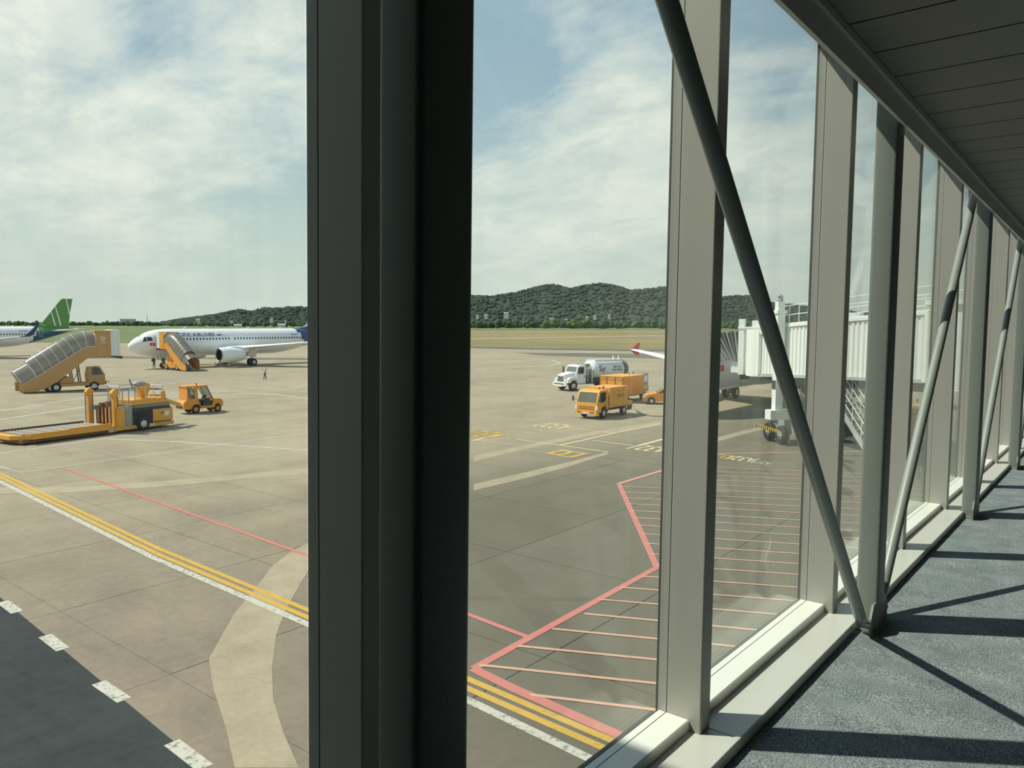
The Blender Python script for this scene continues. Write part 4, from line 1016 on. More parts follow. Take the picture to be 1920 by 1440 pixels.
for s in (-1, 1):
    MB().prism([(.30, 1.0), (.26, 2.04), (.36, 2.04), (.40, 1.15), (.86, 1.15), (.86, 2.04), (1.10, 2.04), (1.14, .95)], 'xz', s * .61 - .025, s * .61 + .025).build('rear_quarter', Or, t)
    g = MB(); side_panel(g, [(.39, 1.18), (.35, 1.98), (.87, 1.98), (.87, 1.18)], s * .612); g.build('quarter_window', M['vglass'], t)
    b = MB(); b.bar((1.15, s * .60, 2.0), (1.72, s * .60, 1.0), .05, .05, (0, 1, 0)); b.bar((1.84, s * .60, 2.04), (2.34, s * .60, 1.02), .05, .05, (0, 1, 0)); b.build('windscreen_pillar', Dk, t)
b = MB(); b.bar((2.34, -.6, 1.03), (2.34, .6, 1.03), .05, .05); b.bar((1.86, -.6, 2.0), (1.86, .6, 2.0), .05, .05); b.build('windscreen_frame', Dk, t)
g = MB(); g.add([(2.33, -.58, 1.05), (2.33, .58, 1.05), (1.87, .58, 1.99), (1.87, -.58, 1.99)], [(0, 1, 2, 3)]); g.build('windscreen', M['vglass'], t)
MB().box(.28, .32, -.58, .58, 1.08, 2.02).build('rear_wall', Or, t)
MB().box(1.15, 1.55, -.35, .35, .6, .85).build('seat', Dk, t); MB().box(1.05, 1.18, -.35, .35, .8, 1.35).build('seat_back', Dk, t)
b = MB(); b.bar((2.15, -.2, .8), (1.85, -.2, 1.2), .05, .05); b.cyl((1.84, -.2, 1.18), (1.80, -.2, 1.23), .2, n=12); b.build('steering_wheel', Dk, t)
MB().box(1.6, 2.25, -.5, .5, .55, 1.0).build('dashboard', Dk, t)
for x, r in ((.95, .32), (2.70, .29)):
    for s in (-1, 1):
        w_ = wheel(t, (x, s * .55, r), (0, 1, 0), r, .2); w_.children[0].data.materials[0] = M['orange']
MB().box(-.1, .05, -.4, .4, .45, .62).build('rear_hitch', Dk, t); MB().box(.02, .05, -.55, -.25, .8, .95).build('tail_lamp', M['white'], t)
MB().cyl((1.2, -.3, 2.12), (1.2, -.3, 2.28), .05, n=8).build('beacon', M['red'], t)
for s in (-1, 1): MB().cyl((3.13, s * .42, .78), (3.17, s * .42, .78), .08, n=10).build('headlamp', M['lamp'], t)

# ---- yellow service truck (x: front to rear, visible side -y)
pa = G(1133, 785)
def service_truck():
    t = thing('service_truck', 'yellow cab-over service truck with box body and hose', 'truck', (pa.x - .92, pa.y - 1.0, 0), math.pi / 2)
    W = .95
    MB().prism([(.10, .48), (.02, .70), (.02, 1.16), (.34, 1.98), (.50, 2.08), (1.45, 2.10), (1.56, 2.0), (1.56, .62), (1.42, .62), (1.30, .86), (1.0, .92), (.70, .84), (.58, .48)], 'xz', -W + .04, W - .04).build('cab', Yl, t, False, .03)
    g = MB(); g.add([(.035, -.82, 1.20), (.035, .82, 1.20), (.315, .76, 1.93), (.315, -.76, 1.93)], [(0, 1, 2, 3)]); g.v = [(x - .012, y, z + .004) for x, y, z in g.v]; g.build('windscreen', M['vglass'], t)
    for s in (-1, 1):
        g = MB(); side_panel(g, [(.26, 1.25), (.50, 1.92), (1.18, 1.92), (1.18, 1.32), (.75, 1.18)], s * (W - .032)); g.build('door_window', M['glassd'], t)
        MB().box(1.22, 1.235, s * (W - .036) - .004, s * (W - .036) + .004, .65, 1.95).build('door_seam', Br, t)
        b = MB(); b.cyl((.18, s * .92, 1.35), (.05, s * 1.18, 1.42), .015, n=5); b.box(-.02, .10, s * 1.18 - .04, s * 1.18 + .04, 1.25, 1.62); b.build('mirror', Dk, t)
        MB().prism([(-.03, .68), (-.02, .98), (.14, 1.02), (.14, .70)], 'xz', s * .86 - .07, s * .86 + .07).build('headlamp', M['lamp'], t)
        MB().box(1.05, 1.12, s * (W - .03) - .012, s * (W - .03) + .012, 1.0, 1.10).build('door_handle', Dk, t)
    b = MB(); b.box(0, .03, -.66, .66, .88, .92); b.box(0, .03, -.66, .66, .74, .79); b.build('grille_slot', Br, t)
    MB().rbox(-.08, .28, -W, W, .36, .62, .04).build('bumper', Yl, t); MB().box(-.10, -.08, -.26, .26, .38, .52).build('number_plate', M['plate'], t)
    for s in (-1, 1): MB().box(-.085, -.075, s * .55 - .14, s * .55 + .14, .46, .54).build('fog_slot', Dk, t)
    MB().box(.6, 5.0, -.40, .40, .45, .70).build('chassis', Dk, t)
    MB().box(1.68, 4.25, -W, W, .86, 2.22).build('box_body', Yl, t, False, .025)
    for x in (2.25, 3.6): MB().box(x, x + .012, -W - .006, -W, .90, 2.18).build('panel_seam', Br, t)
    b = MB()      # two lines of worn brown lettering on the box side
    for z in (1.58, 1.44):
        x = 2.65
        while x < 3.75: wdt = random.choice((.05, .07, .09)); side_panel(b, [(x, z), (x + wdt, z), (x + wdt, z + .07), (x, z + .07)], -W - .008); x += wdt + random.choice((.025, .03, .07))
    b.build('side_lettering', Br, t)
    b = MB()
    for x, z, w_, h_ in ((2.75, 1.85, .35, .06), (2.85, 1.95, .05, .12), (3.05, 1.75, .05, .2), (3.3, 1.8, .05, .18)): side_panel(b, [(x, z), (x + w_, z), (x + w_, z + h_), (x, z + h_)], -W - .008)
    b.build('side_emblem', M['tan'], t)
    MB().box(1.62, 5.05, -W, W, .74, .86).build('flatbed', Yl, t); MB().box(4.3, 5.0, -W, W, .86, 1.02).build('rear_tray', Yl, t)
    b = MB(); b.box(4.30, 4.55, -.8, .8, .86, 1.95); b.build('rear_equipment', Gy, t); MB().cyl((4.6, -.6, 1.7), (4.6, -.6, 2.1), .16, n=10).build('reel', M['hub'], t)
    MB().box(4.4, 5.0, -W + .05, -W + .15, .35, .74).build('mud_flap', M['black'], t)
    for x in (1.0, 3.85):
        for s in (-1, 1): wheel(t, (x, s * .80, .38), (0, 1, 0), .38, .24)
    MB().cyl((1.2, -.35, 2.10), (1.2, -.35, 2.25), .06, n=8).build('beacon', M['red'], t); MB().cyl((1.5, -.5, 2.1), (1.5, -.5, 2.32), .05, n=8).build('air_stack', Dk, t)
    MB().box(1.6, 1.67, -.9, -.6, .9, 1.5).build('step_rail', Br, t)
service_truck()
b = MB(); hp = [G(1183, 768), G(1192, 774), G(1210, 779), G(1228, 781), G(1250, 781), G(1290, 778)]
hp = [Vector((p.x, p.y, .04)) for p in hp]; hp[0].z = .6; hp[1].z = .22
hs = []
for k in range(len(hp) - 1):
    q0, q1, q2, q3 = hp[max(0, k - 1)], hp[k], hp[k + 1], hp[min(len(hp) - 1, k + 2)]
    for i in range(8):
        t_ = i / 8; v = .5 * (2 * q1 + (q2 - q0) * t_ + (2 * q0 - 5 * q1 + 4 * q2 - q3) * t_ ** 2 + (3 * q1 - q0 - 3 * q2 + q3) * t_ ** 3); v.z = max(.04, v.z); hs.append(v)
b.tube(hs + [hp[-1]], .04, 8)
tag(b.build('service_hose', M['hosem'], None, True), 'grey hose trailing on the ground from the yellow truck', 'hose')

# ---- orange box vehicle behind it
def box_truck(label, loc, rz):
    t = thing('box_trailer', label, 'trailer', loc, rz); W = 1.2
    MB().box(0, 3.6, -W, W, .60, 2.28).build('box_body', Or, t, False, .02)
    MB().box(-.03, 3.63, -W - .03, W + .03, 2.26, 2.33).build('roof_cap', M['yellow'], t)
    for y in (-W + .02, -.42, .42, W - .05): MB().box(-.035, -.005, y, y + .035, .65, 2.24).build('door_post', Br, t)
    for y in (-.8, 0., .8): MB().box(-.03, -.004, y - .3, y + .3, 2.02, 2.16).build('vent', M['tan'], t)
    MB().box(1.0, 1.04, -W - .012, -W, .65, 2.24).build('panel_seam', Br, t)
    MB().box(.2, 5.0, -.5, .5, .42, .60).build('chassis', Dk, t)
    b = MB(); b.box(3.75, 4.6, -W + .1, -W + .16, .8, 2.42); b.build('rear_frame', M['grey'], t); MB().box(3.85, 4.35, -W + .06, -W + .1, 1.65, 2.2).build('notice', M['white'], t); MB().box(3.75, 4.4, -W + .05, -W + .1, 1.0, 1.35).build('yellow_plate', M['p_pale'] if False else M['gold'], t)
    b = MB(); b.cyl((4.6, -.9, .6), (4.9, -.9, 2.42), .05, n=6); b.cyl((4.6, .6, .6), (4.9, .6, 2.42), .05, n=6)
    for i in range(5): b.cyl((4.66 + i * .05, -.9, .8 + i * .34), (4.66 + i * .05, .6, .8 + i * .34), .035, n=6)
    b.build('ladder', Dk, t); MB().bar((4.7, -.95, 2.0), (5.0, -.95, .8), .07, .07).build('hose_boom', M['white'], t)
    MB().cyl((2.6, -.3, 2.33), (2.6, -.3, 2.50), .05, n=8).build('beacon', M['red'], t)
    for x in (.9, 3.9):
        for s in (-1, 1): wheel(t, (x, s * .95, .40), (0, 1, 0), .40, .28)
    return t
box_truck('tall orange box trailer standing between tanker and yellow truck', (-35.1, 57.7, 0), math.pi / 2)
box_truck('orange box trailer half hidden under the boarding bridge', (-9.4, 46.4, 0), math.pi / 2 + .25)

# ---- orange car, mostly hidden by a mullion (x: nose to tail)
c = G(1201, 757); t = thing('orange_car', 'orange car nosing out from behind the mullion', 'car', (c.x, c.y + .35, 0), .52); W = .86
prof_c = [(0, .30), (-.02, .55), (.12, .78), (.9, .96), (1.15, 1.0), (1.75, 1.42), (2.9, 1.46), (3.6, 1.08), (4.3, .98), (4.4, .6), (4.35, .30), (3.75, .30), (3.65, .58), (3.4, .68), (3.15, .58), (3.05, .28), (1.1, .28), (1.0, .56), (.75, .66), (.5, .56), (.4, .30)]
MB().prism(prof_c, 'xz', -W, W).build('body', M['orange'], t, False, .04)
for s in (-1, 1):
    g = MB(); side_panel(g, [(1.30, 1.02), (1.82, 1.36), (2.25, 1.38), (2.25, 1.02)], s * (W + .004)); g.build('side_window', M['glassd'], t)
    g = MB(); side_panel(g, [(2.32, 1.02), (2.32, 1.38), (2.85, 1.38), (3.35, 1.05)], s * (W + .004)); g.build('side_window', M['glassd'], t)
    MB().box(1.2, 1.35, s * (W + .09) - .07, s * (W + .09) + .07, 1.0, 1.12).build('mirror', M['orange'], t)
    MB().prism([(-.01, .58), (.06, .74), (.35, .76), (.30, .62)], 'xz', s * .72 - .15, s * .72 + .15).build('headlamp', M['lamp'], t)
    for x in (.75, 3.4): wheel(t, (x, s * .76, .31), (0, 1, 0), .31, .21)
g = MB(); g.add([(1.14, -.72, 1.03), (1.14, .72, 1.03), (1.72, .66, 1.42), (1.72, -.66, 1.42)], [(0, 1, 2, 3)]); g.v = [(x - .012, y, z + .012) for x, y, z in g.v]; g.build('windscreen', M['glassd'], t)

# ---- fuel tanker (x: front to rear, visible side -y)
pa = G(1077, 733); rz = math.atan2(.94, .33); e = Vector((math.cos(rz), math.sin(rz))); nn = Vector((-e.y, e.x)); o2 = Vector(pa[:2]) - e * 1.0 + nn * 1.05
t = thing('fuel_tanker', 'white bonneted fuel tanker truck with silver tank', 'tanker', (o2.x, o2.y, 0), rz)
Wh = M['white']; W = 1.1
MB.base_T = lambda x, y, z: (x * .88, y, z)
MB().loft([[(0, -.62, .75), (0, .62, .75), (0, .55, 1.62), (0, -.55, 1.62)], [(.5, -.75, .75), (.5, .75, .75), (.5, .65, 1.75), (.5, -.65, 1.75)], [(1.45, -.85, .75), (1.45, .85, .75), (1.45, .78, 1.88), (1.45, -.78, 1.88)]]).build('bonnet', Wh, t, False, .04)
for s in (-1, 1):
    MB().prism([(.05, .85), (.15, 1.18), (.5, 1.38), (1.1, 1.40), (1.55, 1.2), (1.6, .8), (1.45, .8), (1.35, 1.05), (1.0, 1.14), (.65, 1.05), (.5, .8)], 'xz', s * .95 - .24, s * .95 + .24).build('mudguard', Wh, t, False, .03)
    MB().box(-.02, .12, s * .82 - .14, s * .82 + .14, 1.0, 1.22).build('headlamp', M['lamp'], t)
    g = MB(); side_panel(g, [(1.72, 1.85), (1.85, 2.42), (2.55, 2.42), (2.55, 1.75), (2.0, 1.72)], s * 1.006); g.build('door_window', M['glassd'], t)
    MB().box(2.6, 2.66, s * 1.0 - .03, s * 1.0 + .03, 1.35, 1.55).build('door_handle', Dk, t)
    b = MB(); b.cyl((1.6, s * 1.0, 1.8), (1.5, s * 1.35, 1.95), .02, n=5); b.box(1.44, 1.54, s * 1.35 - .10, s * 1.35 + .10, 1.75, 2.4); b.build('mirror', Dk, t)
    wheel(t, (1.0, s * .95, .50), (0, 1, 0), .50, .30); wheel(t, (6.4, s * .90, .50), (0, 1, 0), .50, .5); wheel(t, (7.7, s * .90, .50), (0, 1, 0), .50, .5)
MB().box(-.03, .0, -.5, .5, .92, 1.52).build('grille', M['grey'], t)
for i in range(6): MB().box(-.05, -.03, -.48, .48, .96 + i * .09, 1.0 + i * .09).build('grille_bar', M['dark'], t)
MB().rbox(-.22, .05, -1.15, 1.15, .52, .86, .06).build('bumper', Wh, t); MB().box(-.24, -.22, -.45, .45, .42, .66).build('number_plate', M['plate'], t); MB().box(-.235, -.22, -.9, .9, .68, .78).build('bumper_slot', M['dark'], t)
MB().prism([(1.40, .78), (1.45, 1.85), (1.72, 2.45), (1.9, 2.58), (2.75, 2.60), (2.85, 2.45), (2.85, .70), (1.65, .70)], 'xz', -1.0, 1.0).build('cab', Wh, t, False, .04)
g = MB(); g.add([(1.47, -.88, 1.90), (1.47, .88, 1.90), (1.73, .84, 2.43), (1.73, -.84, 2.43)], [(0, 1, 2, 3)]); g.v = [(x - .015, y, z + .006) for x, y, z in g.v]; g.build('windscreen', M['vglass'], t)
MB().box(.6, 9.2, -.45, .45, .60, .85).build('chassis', Dk, t)
b = MB(); b.box(2.95, 3.9, -1.0, 1.0, .75, 1.5); b.build('pump_module', M['dark'], t)
for i in range(7):
    y = -1.0 + .33 * i; MB().tube([(3.1 + .1 * (i % 3), y, .9), (3.1 + .1 * (i % 3), y, 2.2 + .12 * (i % 2)), (3.9, y * .6, 2.5)], .05, 6).build('pipe', M['hub'], t)
b = MB(); b.tube([(3.7, -1.08, .8), (3.7, -1.08, 2.1), (4.1, -1.05, 2.4)], .06, 6); b.build('hose_pipe', Wh, t)
MB().box(2.95, 3.6, -.8, .8, 2.45, 2.72).build('deck_box', M['grey'], t)
n = 28
def tank_pt(x, k, a): return (x, 1.12 * k * math.cos(a), 2.05 + .98 * k * math.sin(a))
MB().loft([[tank_pt(x, k, 2 * math.pi * i / n) for i in range(n)] for x, k in ((4.0, .80), (4.1, .95), (4.25, 1.0), (8.6, 1.0))]).build('tank', mat('tank_silver', (.72, .76, .76), .42, .0, .03), t, True)
MB().loft([[tank_pt(x, k, 2 * math.pi * i / n) for i in range(n)] for x, k in ((8.62, 1.015), (8.72, 1.015))]).build('tank_band', Dk, t, True)
MB().loft([[tank_pt(x, k, 2 * math.pi * i / n) for i in range(n)] for x, k in ((8.74, 1.0), (9.2, .98), (9.35, .92), (9.42, .75))]).build('tank_end', mat('tank_end_grey', (.16, .20, .19), .35), t, True)
MB().box(4.4, 8.6, -.75, -.70, 2.85, 3.12).build('top_rail', M['bridge'], t); MB().box(4.4, 8.6, .70, .75, 2.85, 3.12).build('top_rail', M['bridge'], t)
for x in (7.7, 8.5): MB().lathe((x, -.2, 3.0), (0, 0, 1), [(0, .2), (.15, .2), (.18, .08), (.42, .06), (.42, .12), (.48, .12)], 10).build('valve', Wh, t)
def tank_side(x0, z0): return lambda u, v: ((x0 + u) * .88, -1.13 * math.sqrt(max(0, 1 - ((z0 + v - 2.05) / .98) ** 2)) - .012, z0 + v)
navy_l = mat('lettering_blue', (.05, .06, .22), .5)
text_on('Sky', .85, tank_side(4.75, 1.90), 'lettering', navy_l, t, 1.0)
text_on('JET A-1', .28, tank_side(6.9, 2.25), 'lettering', Dk, t, 1.2); text_on('FUEL SERVICE', .24, tank_side(6.75, 1.95), 'lettering', Dk, t, 1.5)
MB().box(4.0, 8.8, -1.0, 1.0, .85, 1.12).build('tank_cradle', Dk, t)
MB.base_T = None

# ---- cones by the engine
for px, py, lab in ((404, 688.5, 'white and orange cone in front of the airliner engine'), (429, 688, 'orange traffic cone beneath the airliner engine')):
    c = G(px, py); t = thing('traffic_cone', lab, 'cone', (c.x, c.y, 0), 0, 'cones by the engine')
    MB().box(-.22, .22, -.22, .22, 0, .05).build('base', M['black'], t)
    MB().lathe((0, 0, .05), (0, 0, 1), [(0, .17), (.75, .03)], 12).build('cone_body', M['conew'], t, True); MB().lathe((0, 0, .3), (0, 0, 1), [(0, .125), (.22, .085)], 12).build('reflective_band', M['white'], t, True)

# ================================================================== BOARDING BRIDGE
P0, P1 = Vector((-4.6, 36.6, 0)), Vector((-19.6, 50.6, 0)); ax = (P1 - P0).normalized(); nr = Vector((ax.y, -ax.x, 0))
if nr.y > 0: nr = -nr                       # towards the viewer
br = thing('boarding_bridge', 'white corrugated boarding bridge reaching the parked airliner', 'boarding bridge', (-14.3, 45.3, 0), 0)
off = Vector(br.location)
def L(p): return tuple(Vector(p) - off)
LEN = (P1 - P0).length
def axis_pt(s, v=0.0, z=0.0): return P0 + ax * (s * LEN) + nr * v + Vector((0, 0, z))
def zf(s): return 4.62 + (3.62 - 4.62) * s
def tunnel(name, s0, s1, hw, h, pitch, m):
    for sd_ in (1, -1):
        b = MB(); n = int((s1 - s0) * LEN / pitch); pts = []
        for i in range(n):
            for f_, dv in ((0, 0), (.38, 0), (.5, -.07), (.88, -.07)): pts.append((s0 + (s1 - s0) * (i + f_) / n, dv))
        pts.append((s1, 0))
        vs, fs = [], []
        for s, dv in pts:
            vs += [L(axis_pt(s, sd_ * (hw + dv), zf(s))), L(axis_pt(s, sd_ * (hw + dv), zf(s) + h))]
        for i in range(len(pts) - 1): fs.append((2 * i, 2 * i + 2, 2 * i + 3, 2 * i + 1))
        b.add(vs, fs); b.build('corrugated_side', m, br)
        for z in (-.06, h): 
            b = MB(); b.bar(L(axis_pt(s0, sd_ * hw, zf(s0) + z)), L(axis_pt(s1, sd_ * hw, zf(s1) + z)), .14, .16); b.build('edge_beam', m if z > 0 else M['bridge_grey'], br)
    for z, m2 in ((-.14, M['bridge_grey']), (h + .06, m)):
        vs = [L(axis_pt(s, v, zf(s) + z + dz)) for s in (s0, s1) for v in (-hw, hw) for dz in (0, .08)]
        b = MB(); b.add(vs, [(0, 2, 6, 4), (1, 5, 7, 3), (0, 1, 3, 2), (4, 6, 7, 5), (0, 4, 5, 1), (2, 3, 7, 6)]); b.build('tunnel_floor' if z < 0 else 'tunnel_roof', m2, br)
tunnel('outer', .06, .70, 1.55, 2.85, .42, M['bridge']); tunnel('inner', .60, .83, 1.32, 2.55, .42, M['bridge'])
for s in (-1, 1):
    b = MB(); b.bar(L(axis_pt(.05, s * 1.1, 4.2)), L(axis_pt(.9, s * 1.1, 3.35)), .25, .35); b.build('under_beam', M['dark'], br)
for s, v in ((.06, 1.62), (.70, 1.62), (.83, 1.4)):
    h = 2.9 if v > 1.5 else 2.6; b = MB()
    for sd_ in (1, -1): b.bar(L(axis_pt(s, sd_ * v, zf(s) - .1)), L(axis_pt(s, sd_ * v, zf(s) + h)), .2, .25, ax)
    b.build('portal_frame', M['bridge'], br)
# roof railing
for sd_ in (1, -1):
    a0, a1 = axis_pt(.06, sd_ * 1.45, zf(.06) + 2.95), axis_pt(.70, sd_ * 1.45, zf(.70) + 2.95)
    railing(br, [L(a0), L(a1)], 0, 1.05, .025, M['bridge'], 1, 1.1, 'roof_railing')
for s in (.3, .45, .55, .62): MB().cyl(L(axis_pt(s, .6, zf(s) + 2.9)), L(axis_pt(s, .6, zf(s) + 4.6)), .03, n=5).build('roof_pole', M['bridge'], br)
for s in (.42, .52): b = MB(); c = axis_pt(s, .4, zf(s) + 3.1); b.box(*[v for k in range(3) for v in (L(c)[k] - .4, L(c)[k] + .4)][:4], L(c)[2] - .15, L(c)[2] + .2); b.build('roof_unit', M['bridge'], br)
# lift columns, crossbeam and wheel bogie
scol = .655
for sd_ in (1, -1):
    c = axis_pt(scol, sd_ * 1.95); b = MB()
    e_ = ax * .24; f_ = nr * .22
    for z0, z1, k in ((1.9, 7.5, 1.0), (7.5, 7.7, 1.35), (7.7, 8.2, .9)):
        vs = [L(c + e_ * (sx * k) + f_ * (sy * k) + Vector((0, 0, z))) for z in (z0, z1) for sx, sy in ((-1, -1), (1, -1), (1, 1), (-1, 1))]
        b.add(vs, [(3, 2, 1, 0), (4, 5, 6, 7)] + [(i, (i + 1) % 4, 4 + (i + 1) % 4, 4 + i) for i in range(4)])
    co = b.build('lift_column', M['bridge'], br)
    MB().lathe(L(c + Vector((0, 0, 8.2))), (0, 0, 1), [(0, .14), (.08, .2), (.16, .14), (.30, .17), (.42, .05)], 10).build('column_lamp', M['grey'], co, True)
    for sx in (-1, 1):
        wc = c + ax * (sx * .75) + Vector((0, 0, .55)); wheel(br, L(wc), nr, .55, .38).children[0].data.materials[0] = M['grey']
    b = MB(); b.bar(L(c + ax * -1.3 + nr * .55 * sd_ + Vector((0, 0, .85))), L(c + ax * 1.3 + nr * .55 * sd_ + Vector((0, 0, .85))), .08, .16); b.build('bumper_bar', M['gold'], br)
    for i in range(10):
        q = c + ax * (-1.2 + i * .26) + nr * .60 * sd_ + Vector((0, 0, .85)); b = MB(); b.bar(L(q), L(q + ax * .12 + Vector((0, 0, .001))), .02, .17); b.build('black_stripe', M['black'], br)
b = MB(); b.bar(L(axis_pt(scol, -2.5, 1.65)), L(axis_pt(scol, 2.5, 1.65)), .7, .55); b.build('crossbeam', M['bridge'], br)
b = MB(); b.bar(L(axis_pt(scol - .05, 0, 1.0)), L(axis_pt(scol + .05, 0, 1.0)), 2.6, .9); b.build('bogie_frame', M['grey'], br)
b = MB(); b.bar(L(axis_pt(scol, 2.2, 3.4)), L(axis_pt(scol, -2.2, 3.4)), .4, .5); b.build('tunnel_saddle', M['dark'], br)
# cab with curved end and bellows against the airliner
cc = Vector((-18.2, 50.3, 0)); zc0, zc1 = 3.5, 6.55
b = MB(); n = 18; ring = []
for i in range(n): a = 2 * math.pi * i / n; ring.append((cc.x + 1.75 * math.cos(a), cc.y + 1.75 * math.sin(a)))
b.loft([[L((x, y, z)) for x, y in ring] for z in (zc0, zc1)]); b.build('cab_rotunda', M['bridge_grey'] if False else M['bridge'], br, True)
b = MB(); b.prism([L((x, y, 0))[:2] for x, y in ((-20.85, 51.7), (-19.45, 51.7), (-18.65, 52.4), (-18.65, 55.3), (-20.85, 55.3))], 'xy', zc0 - .02, zc1 + .03); b.build('cab_body', M['bridge'], br, False, .03)
MB().box(*[v for p in ((-21.20 - off.x, -19.45 - off.x), (51.5 - off.y, 55.5 - off.y)) for v in p], zc1 + .03, zc1 + .16).build('cab_roof', M['bridge'], br)
MB().box(-21.15 - off.x, -20.75 - off.x, 51.55 - off.y, 51.85 - off.y, zc0 - .1, zc1 + .7).build('cab_post', M['bridge'], br)
MB().box(-20.2 - off.x, -19.35 - off.x, 51.55 - off.y, 51.75 - off.y, zc0 - .25, zc1 + .6).build('cab_post', M['bridge'], br)
MB().box(-20.35 - off.x, -19.75 - off.x, 51.66 - off.y, 51.69 - off.y, 4.5, 5.6).build('cab_window', M['glassd'], br)
b = MB(); b.prism([(-21.75 - off.x, zc0), (-20.85 - off.x, zc0), (-20.85 - off.x, zc0 + 1.0), (-21.35 - off.x, zc0 + 1.0), (-21.75 - off.x, zc0 + .6)], 'xz', 51.8 - off.y, 55.2 - off.y); b.build('cab_bumper', M['bridge'], br)
for i in range(11):      # accordion folds fan out towards the fuselage at the top
    f_ = i / 8; x0 = -20.90 - .12 * i; xt = -20.85 - .30 * i; yy0, yy1 = 51.75 + .02 * (i % 2), 55.25
    b = MB(); w_ = .055 + .05 * (i % 2)
    b.bar((x0 - off.x, yy0 - off.y - w_, zc0 + .75 + .02 * i), (xt - off.x, yy0 - off.y - w_, zc1 - .15 - .03 * i), .10, .16, (0, 1, 0)); b.bar((x0 - off.x, yy1 - off.y, zc0 + .75), (xt - off.x, yy1 - off.y, zc1 - .15 - .03 * i), .10, .16, (0, 1, 0))
    b.bar((xt - off.x, yy0 - off.y - w_, zc1 - .12 - .03 * i), (xt - off.x, yy1 - off.y, zc1 - .12 - .03 * i), .16, .10); b.build('bellows_fold', M['bellows'] if i % 2 else M['grey'], br)
b = MB(); b.prism([(-20.85 - off.x, zc0 + .7), (-21.85 - off.x, zc0 + .9), (-23.6 - off.x, zc1 - .5), (-20.85 - off.x, zc1 - .2)], 'xz', 51.85 - off.y, 51.9 - off.y); b.build('bellows_skin', M['bellows'], br)
b = MB(); b.box(-21.35 - off.x, -20.85 - off.x, 52.5 - off.y, 53.0 - off.y, 3.0, 3.5); b.box(-19.35 - off.x, -18.75 - off.x, 52.3 - off.y, 53.3 - off.y, 2.9, 3.5); b.build('under_gear', M['dark'], br)
# rotunda at the terminal end
b = MB(); b.lathe(L((-4.2, 36.2, 4.3)), (0, 0, 1), [(0, 2.3), (3.3, 2.3), (3.4, 2.5), (3.6, 2.5)], 24); b.build('end_rotunda', M['bridge'], br, True); MB().cyl(L((-4.2, 36.2, 0)), L((-4.2, 36.2, 4.3)), .55, n=16).build('rotunda_column', M['bridge'], br, True)
# service stairs under the bridge
ss = thing('service_stairs', 'steel service stairs under the boarding bridge', 'stairs', (-9.9, 39.2, 0), math.atan2(-ax.y, -ax.x))
for s in (-.45, .45):
    MB().bar((-2.2, s, 3.7), (2.4, s, .15), .06, .28).build('stringer', M['hub'], ss); railing(ss, [(-2.2, s, 3.7), (2.4, s, .15)], .1, 1.05, .025, M['bridge'], 1, 1.0)
for i in range(17): MB().box(-2.15 + i * .275, -1.90 + i * .275, -.42, .42, 3.55 - i * .212, 3.59 - i * .212).build('tread', M['grey'], ss)
MB().box(-3.6, -2.15, -.5, .5, 3.62, 3.70).build('landing', M['hub'], ss)
railing(ss, [(-3.6, -.48, 3.7), (-2.2, -.48, 3.7)], 0, 1.05, .025, M['bridge'], 1, .7)
for s in (-.45, .45): MB().cyl((-3.5, s, 0), (-3.5, s, 3.62), .06, n=8).build('landing_post', M['hub'], ss)

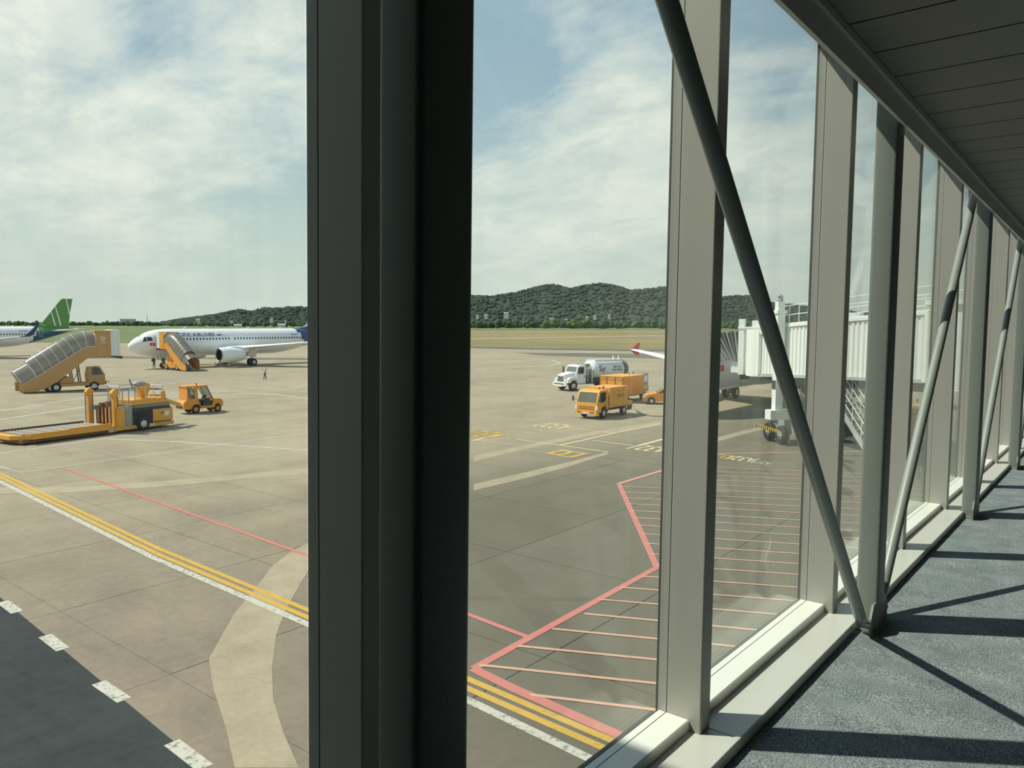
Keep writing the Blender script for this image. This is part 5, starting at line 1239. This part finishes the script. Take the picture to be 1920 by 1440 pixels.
# ================================================================== PEOPLE
def person(label, loc, rz, pose, top_m, leg_m):
    root = thing('person', label, 'person', (*loc, 0), rz)
    J = dict(pelvis=(0, 0, .93), belly=(0, 0, 1.08), chest=(0, .01, 1.30), neck=(0, .0, 1.46), jaw=(0, -.025, 1.535), head=(0, -.01, 1.62), crown=(0, .0, 1.69))
    J.update(pose)
    order = [('pelvis', None, .140), ('belly', 'pelvis', .13), ('chest', 'belly', .155), ('neck', 'chest', .058), ('jaw', 'neck', .075), ('head', 'jaw', .098), ('crown', 'head', .080)]
    for s in ('l', 'r'):
        order += [('sh' + s, 'chest', .075), ('el' + s, 'sh' + s, .050), ('wr' + s, 'el' + s, .032), ('hd' + s, 'wr' + s, .036), ('hip' + s, 'pelvis', .095), ('kn' + s, 'hip' + s, .068), ('an' + s, 'kn' + s, .046), ('to' + s, 'an' + s, .04)]
        d = (Vector(J['hd' + s]) - Vector(J['wr' + s])).normalized(); sd_ = d.cross(Vector((1, 0, 0))); sd_ = sd_.normalized() if sd_.length > .1 else Vector((0, 0, 1)); h = Vector(J['hd' + s])
        for k, (o_, ln) in enumerate(((-.030, .060), (-.010, .075), (.010, .070), (.030, .052))):       # four fingers, slightly curled
            J['f%d%s' % (k, s)] = h + d * (.035 + ln * .5) + sd_ * o_; J['g%d%s' % (k, s)] = h + d * (.03 + ln * .85) + sd_ * o_ + Vector((0, -.015, -.015))
            order += [('f%d%s' % (k, s), 'hd' + s, .0095), ('g%d%s' % (k, s), 'f%d%s' % (k, s), .008)]
        J['t0' + s] = h + sd_ * .05 + d * .005; J['t1' + s] = h + sd_ * .062 + d * .04
        order += [('t0' + s, 'hd' + s, .012), ('t1' + s, 't0' + s, .009)]
    me = bpy.data.meshes.new('body'); idx = {n: i for i, (n, _, _) in enumerate(order)}
    me.from_pydata([J[n] for n, _, _ in order], [(idx[p], idx[n]) for n, p, _ in order if p], [])
    o = bpy.data.objects.new('body', me); COL.objects.link(o)
    o.modifiers.new('skin', 'SKIN'); o.modifiers.new('sub', 'SUBSURF').levels = 2
    for i, (n, p, r_) in enumerate(order):
        v = me.skin_vertices[0].data[i]; v.radius = (r_ * (1.25 if n in ('chest', 'pelvis', 'belly') else 1), r_); v.use_root = (n == 'pelvis')
    ev = bpy.data.meshes.new_from_object(o.evaluated_get(bpy.context.evaluated_depsgraph_get()))
    bpy.data.objects.remove(o)
    for m in (top_m, leg_m, M['skin'], M['hair'], M['black']): ev.materials.append(m)
    wr = [(Vector(J['wr' + s]), (Vector(J['hd' + s]) - Vector(J['wr' + s])).normalized()) for s in 'lr']
    for p in ev.polygons:
        c = p.center; p.use_smooth = True
        hand = any(-.005 < (c - w_).dot(d) < .2 and ((c - w_) - d * (c - w_).dot(d)).length < (.075 if abs(c.x) > .205 or c.y < -.15 else .0) for w_, d in wr)
        if hand: p.material_index = 2
        elif c.z > 1.655 or (c.z > 1.535 and c.y > .012): p.material_index = 3
        elif c.z > 1.445 and abs(c.x) < .12: p.material_index = 2
        elif c.z < .085: p.material_index = 4
        elif c.z < .95 and abs(c.x) < .215: p.material_index = 1
    b = bpy.data.objects.new('body', ev); COL.objects.link(b); b.parent = root
    ys = [v.co.y for v in ev.vertices if 1.59 < v.co.z < 1.66 and abs(v.co.x) < .05]; fy = min(ys)      # front of the face
    xs = max(v.co.x for v in ev.vertices if 1.58 < v.co.z < 1.63)
    f = MB()
    f.loft([[(-.016, fy + .012, 1.575), (.016, fy + .012, 1.575), (.010, fy + .008, 1.63), (-.010, fy + .008, 1.63)], [(-.009, fy - .018, 1.583), (.009, fy - .018, 1.583), (.004, fy - .004, 1.625), (-.004, fy - .004, 1.625)]])
    for k in (-1, 1): f.sphere((k * xs, .005, 1.605), .028, 8, (.4, .7, 1.2))
    f.build('nose_and_ears', M['skin'], b)
    f = MB()
    for k in (-1, 1): f.sphere((k * .034, fy + .012, 1.622), .012, 8, (1.2, .7, .8)); f.box(k * .034 - .020, k * .034 + .020, fy + .004, fy + .02, 1.641, 1.647)
    f.box(-.022, .022, fy + .006, fy + .03, 1.543, 1.549); f.build('eyes_and_mouth', M['hair'], b)
    return root
def limbs(arm_l, arm_r, step=.0):
    p = {}
    for s, k in (('l', 1), ('r', -1)):
        p['sh' + s] = (k * .20, .0, 1.40); p['hip' + s] = (k * .10, 0, .88); st = step * k
        p['kn' + s] = (k * .11, -.02 - st * .5, .50); p['an' + s] = (k * .11, .03 - st, .09); p['to' + s] = (k * .12, -.14 - st, .045)
        el, wr, hd = arm_l if s == 'l' else arm_r
        p['el' + s], p['wr' + s], p['hd' + s] = el, wr, hd
    return p
dn_l = ((.27, .03, 1.13), (.27, -.04, .90), (.26, -.07, .81)); dn_r = ((-.27, .03, 1.13), (-.27, -.04, .90), (-.26, -.07, .81))
up_l = ((.27, -.02, 1.13), (.15, -.24, 1.18), (.10, -.31, 1.22)); up_r = ((-.27, -.02, 1.13), (-.15, -.24, 1.18), (-.10, -.31, 1.22))
c = G(289, 690.5); pr = person('person in dark green with black backpack by the airliner nose', (c.x, c.y), 1.9, limbs(up_l, up_r, .05), M['camo'], M['camo'])
MB().rbox(-.17, .17, .12, .34, 1.02, 1.44, .06).build('backpack', M['pack'], pr)
c = G(497, 712); pr = person('person in white shirt and grey vest walking on the apron', (c.x, c.y), -.6, limbs(dn_l, up_r, .14), M['shirt'], M['trousers'])
MB().loft([[(w_ * math.cos(2 * math.pi * i / 16), .01 + d_ * math.sin(2 * math.pi * i / 16), z) for i in range(16)] for z, w_, d_ in ((.95, .185, .15), (1.10, .175, .142), (1.28, .20, .165), (1.40, .165, .125))], False).build('vest', M['vest'], pr, True)
c = G(307, 690.5); pr = person('person in dark clothes standing under the airliner nose', (c.x, c.y), .8, limbs(dn_l, dn_r, .03), M['camo'], M['trousers'])
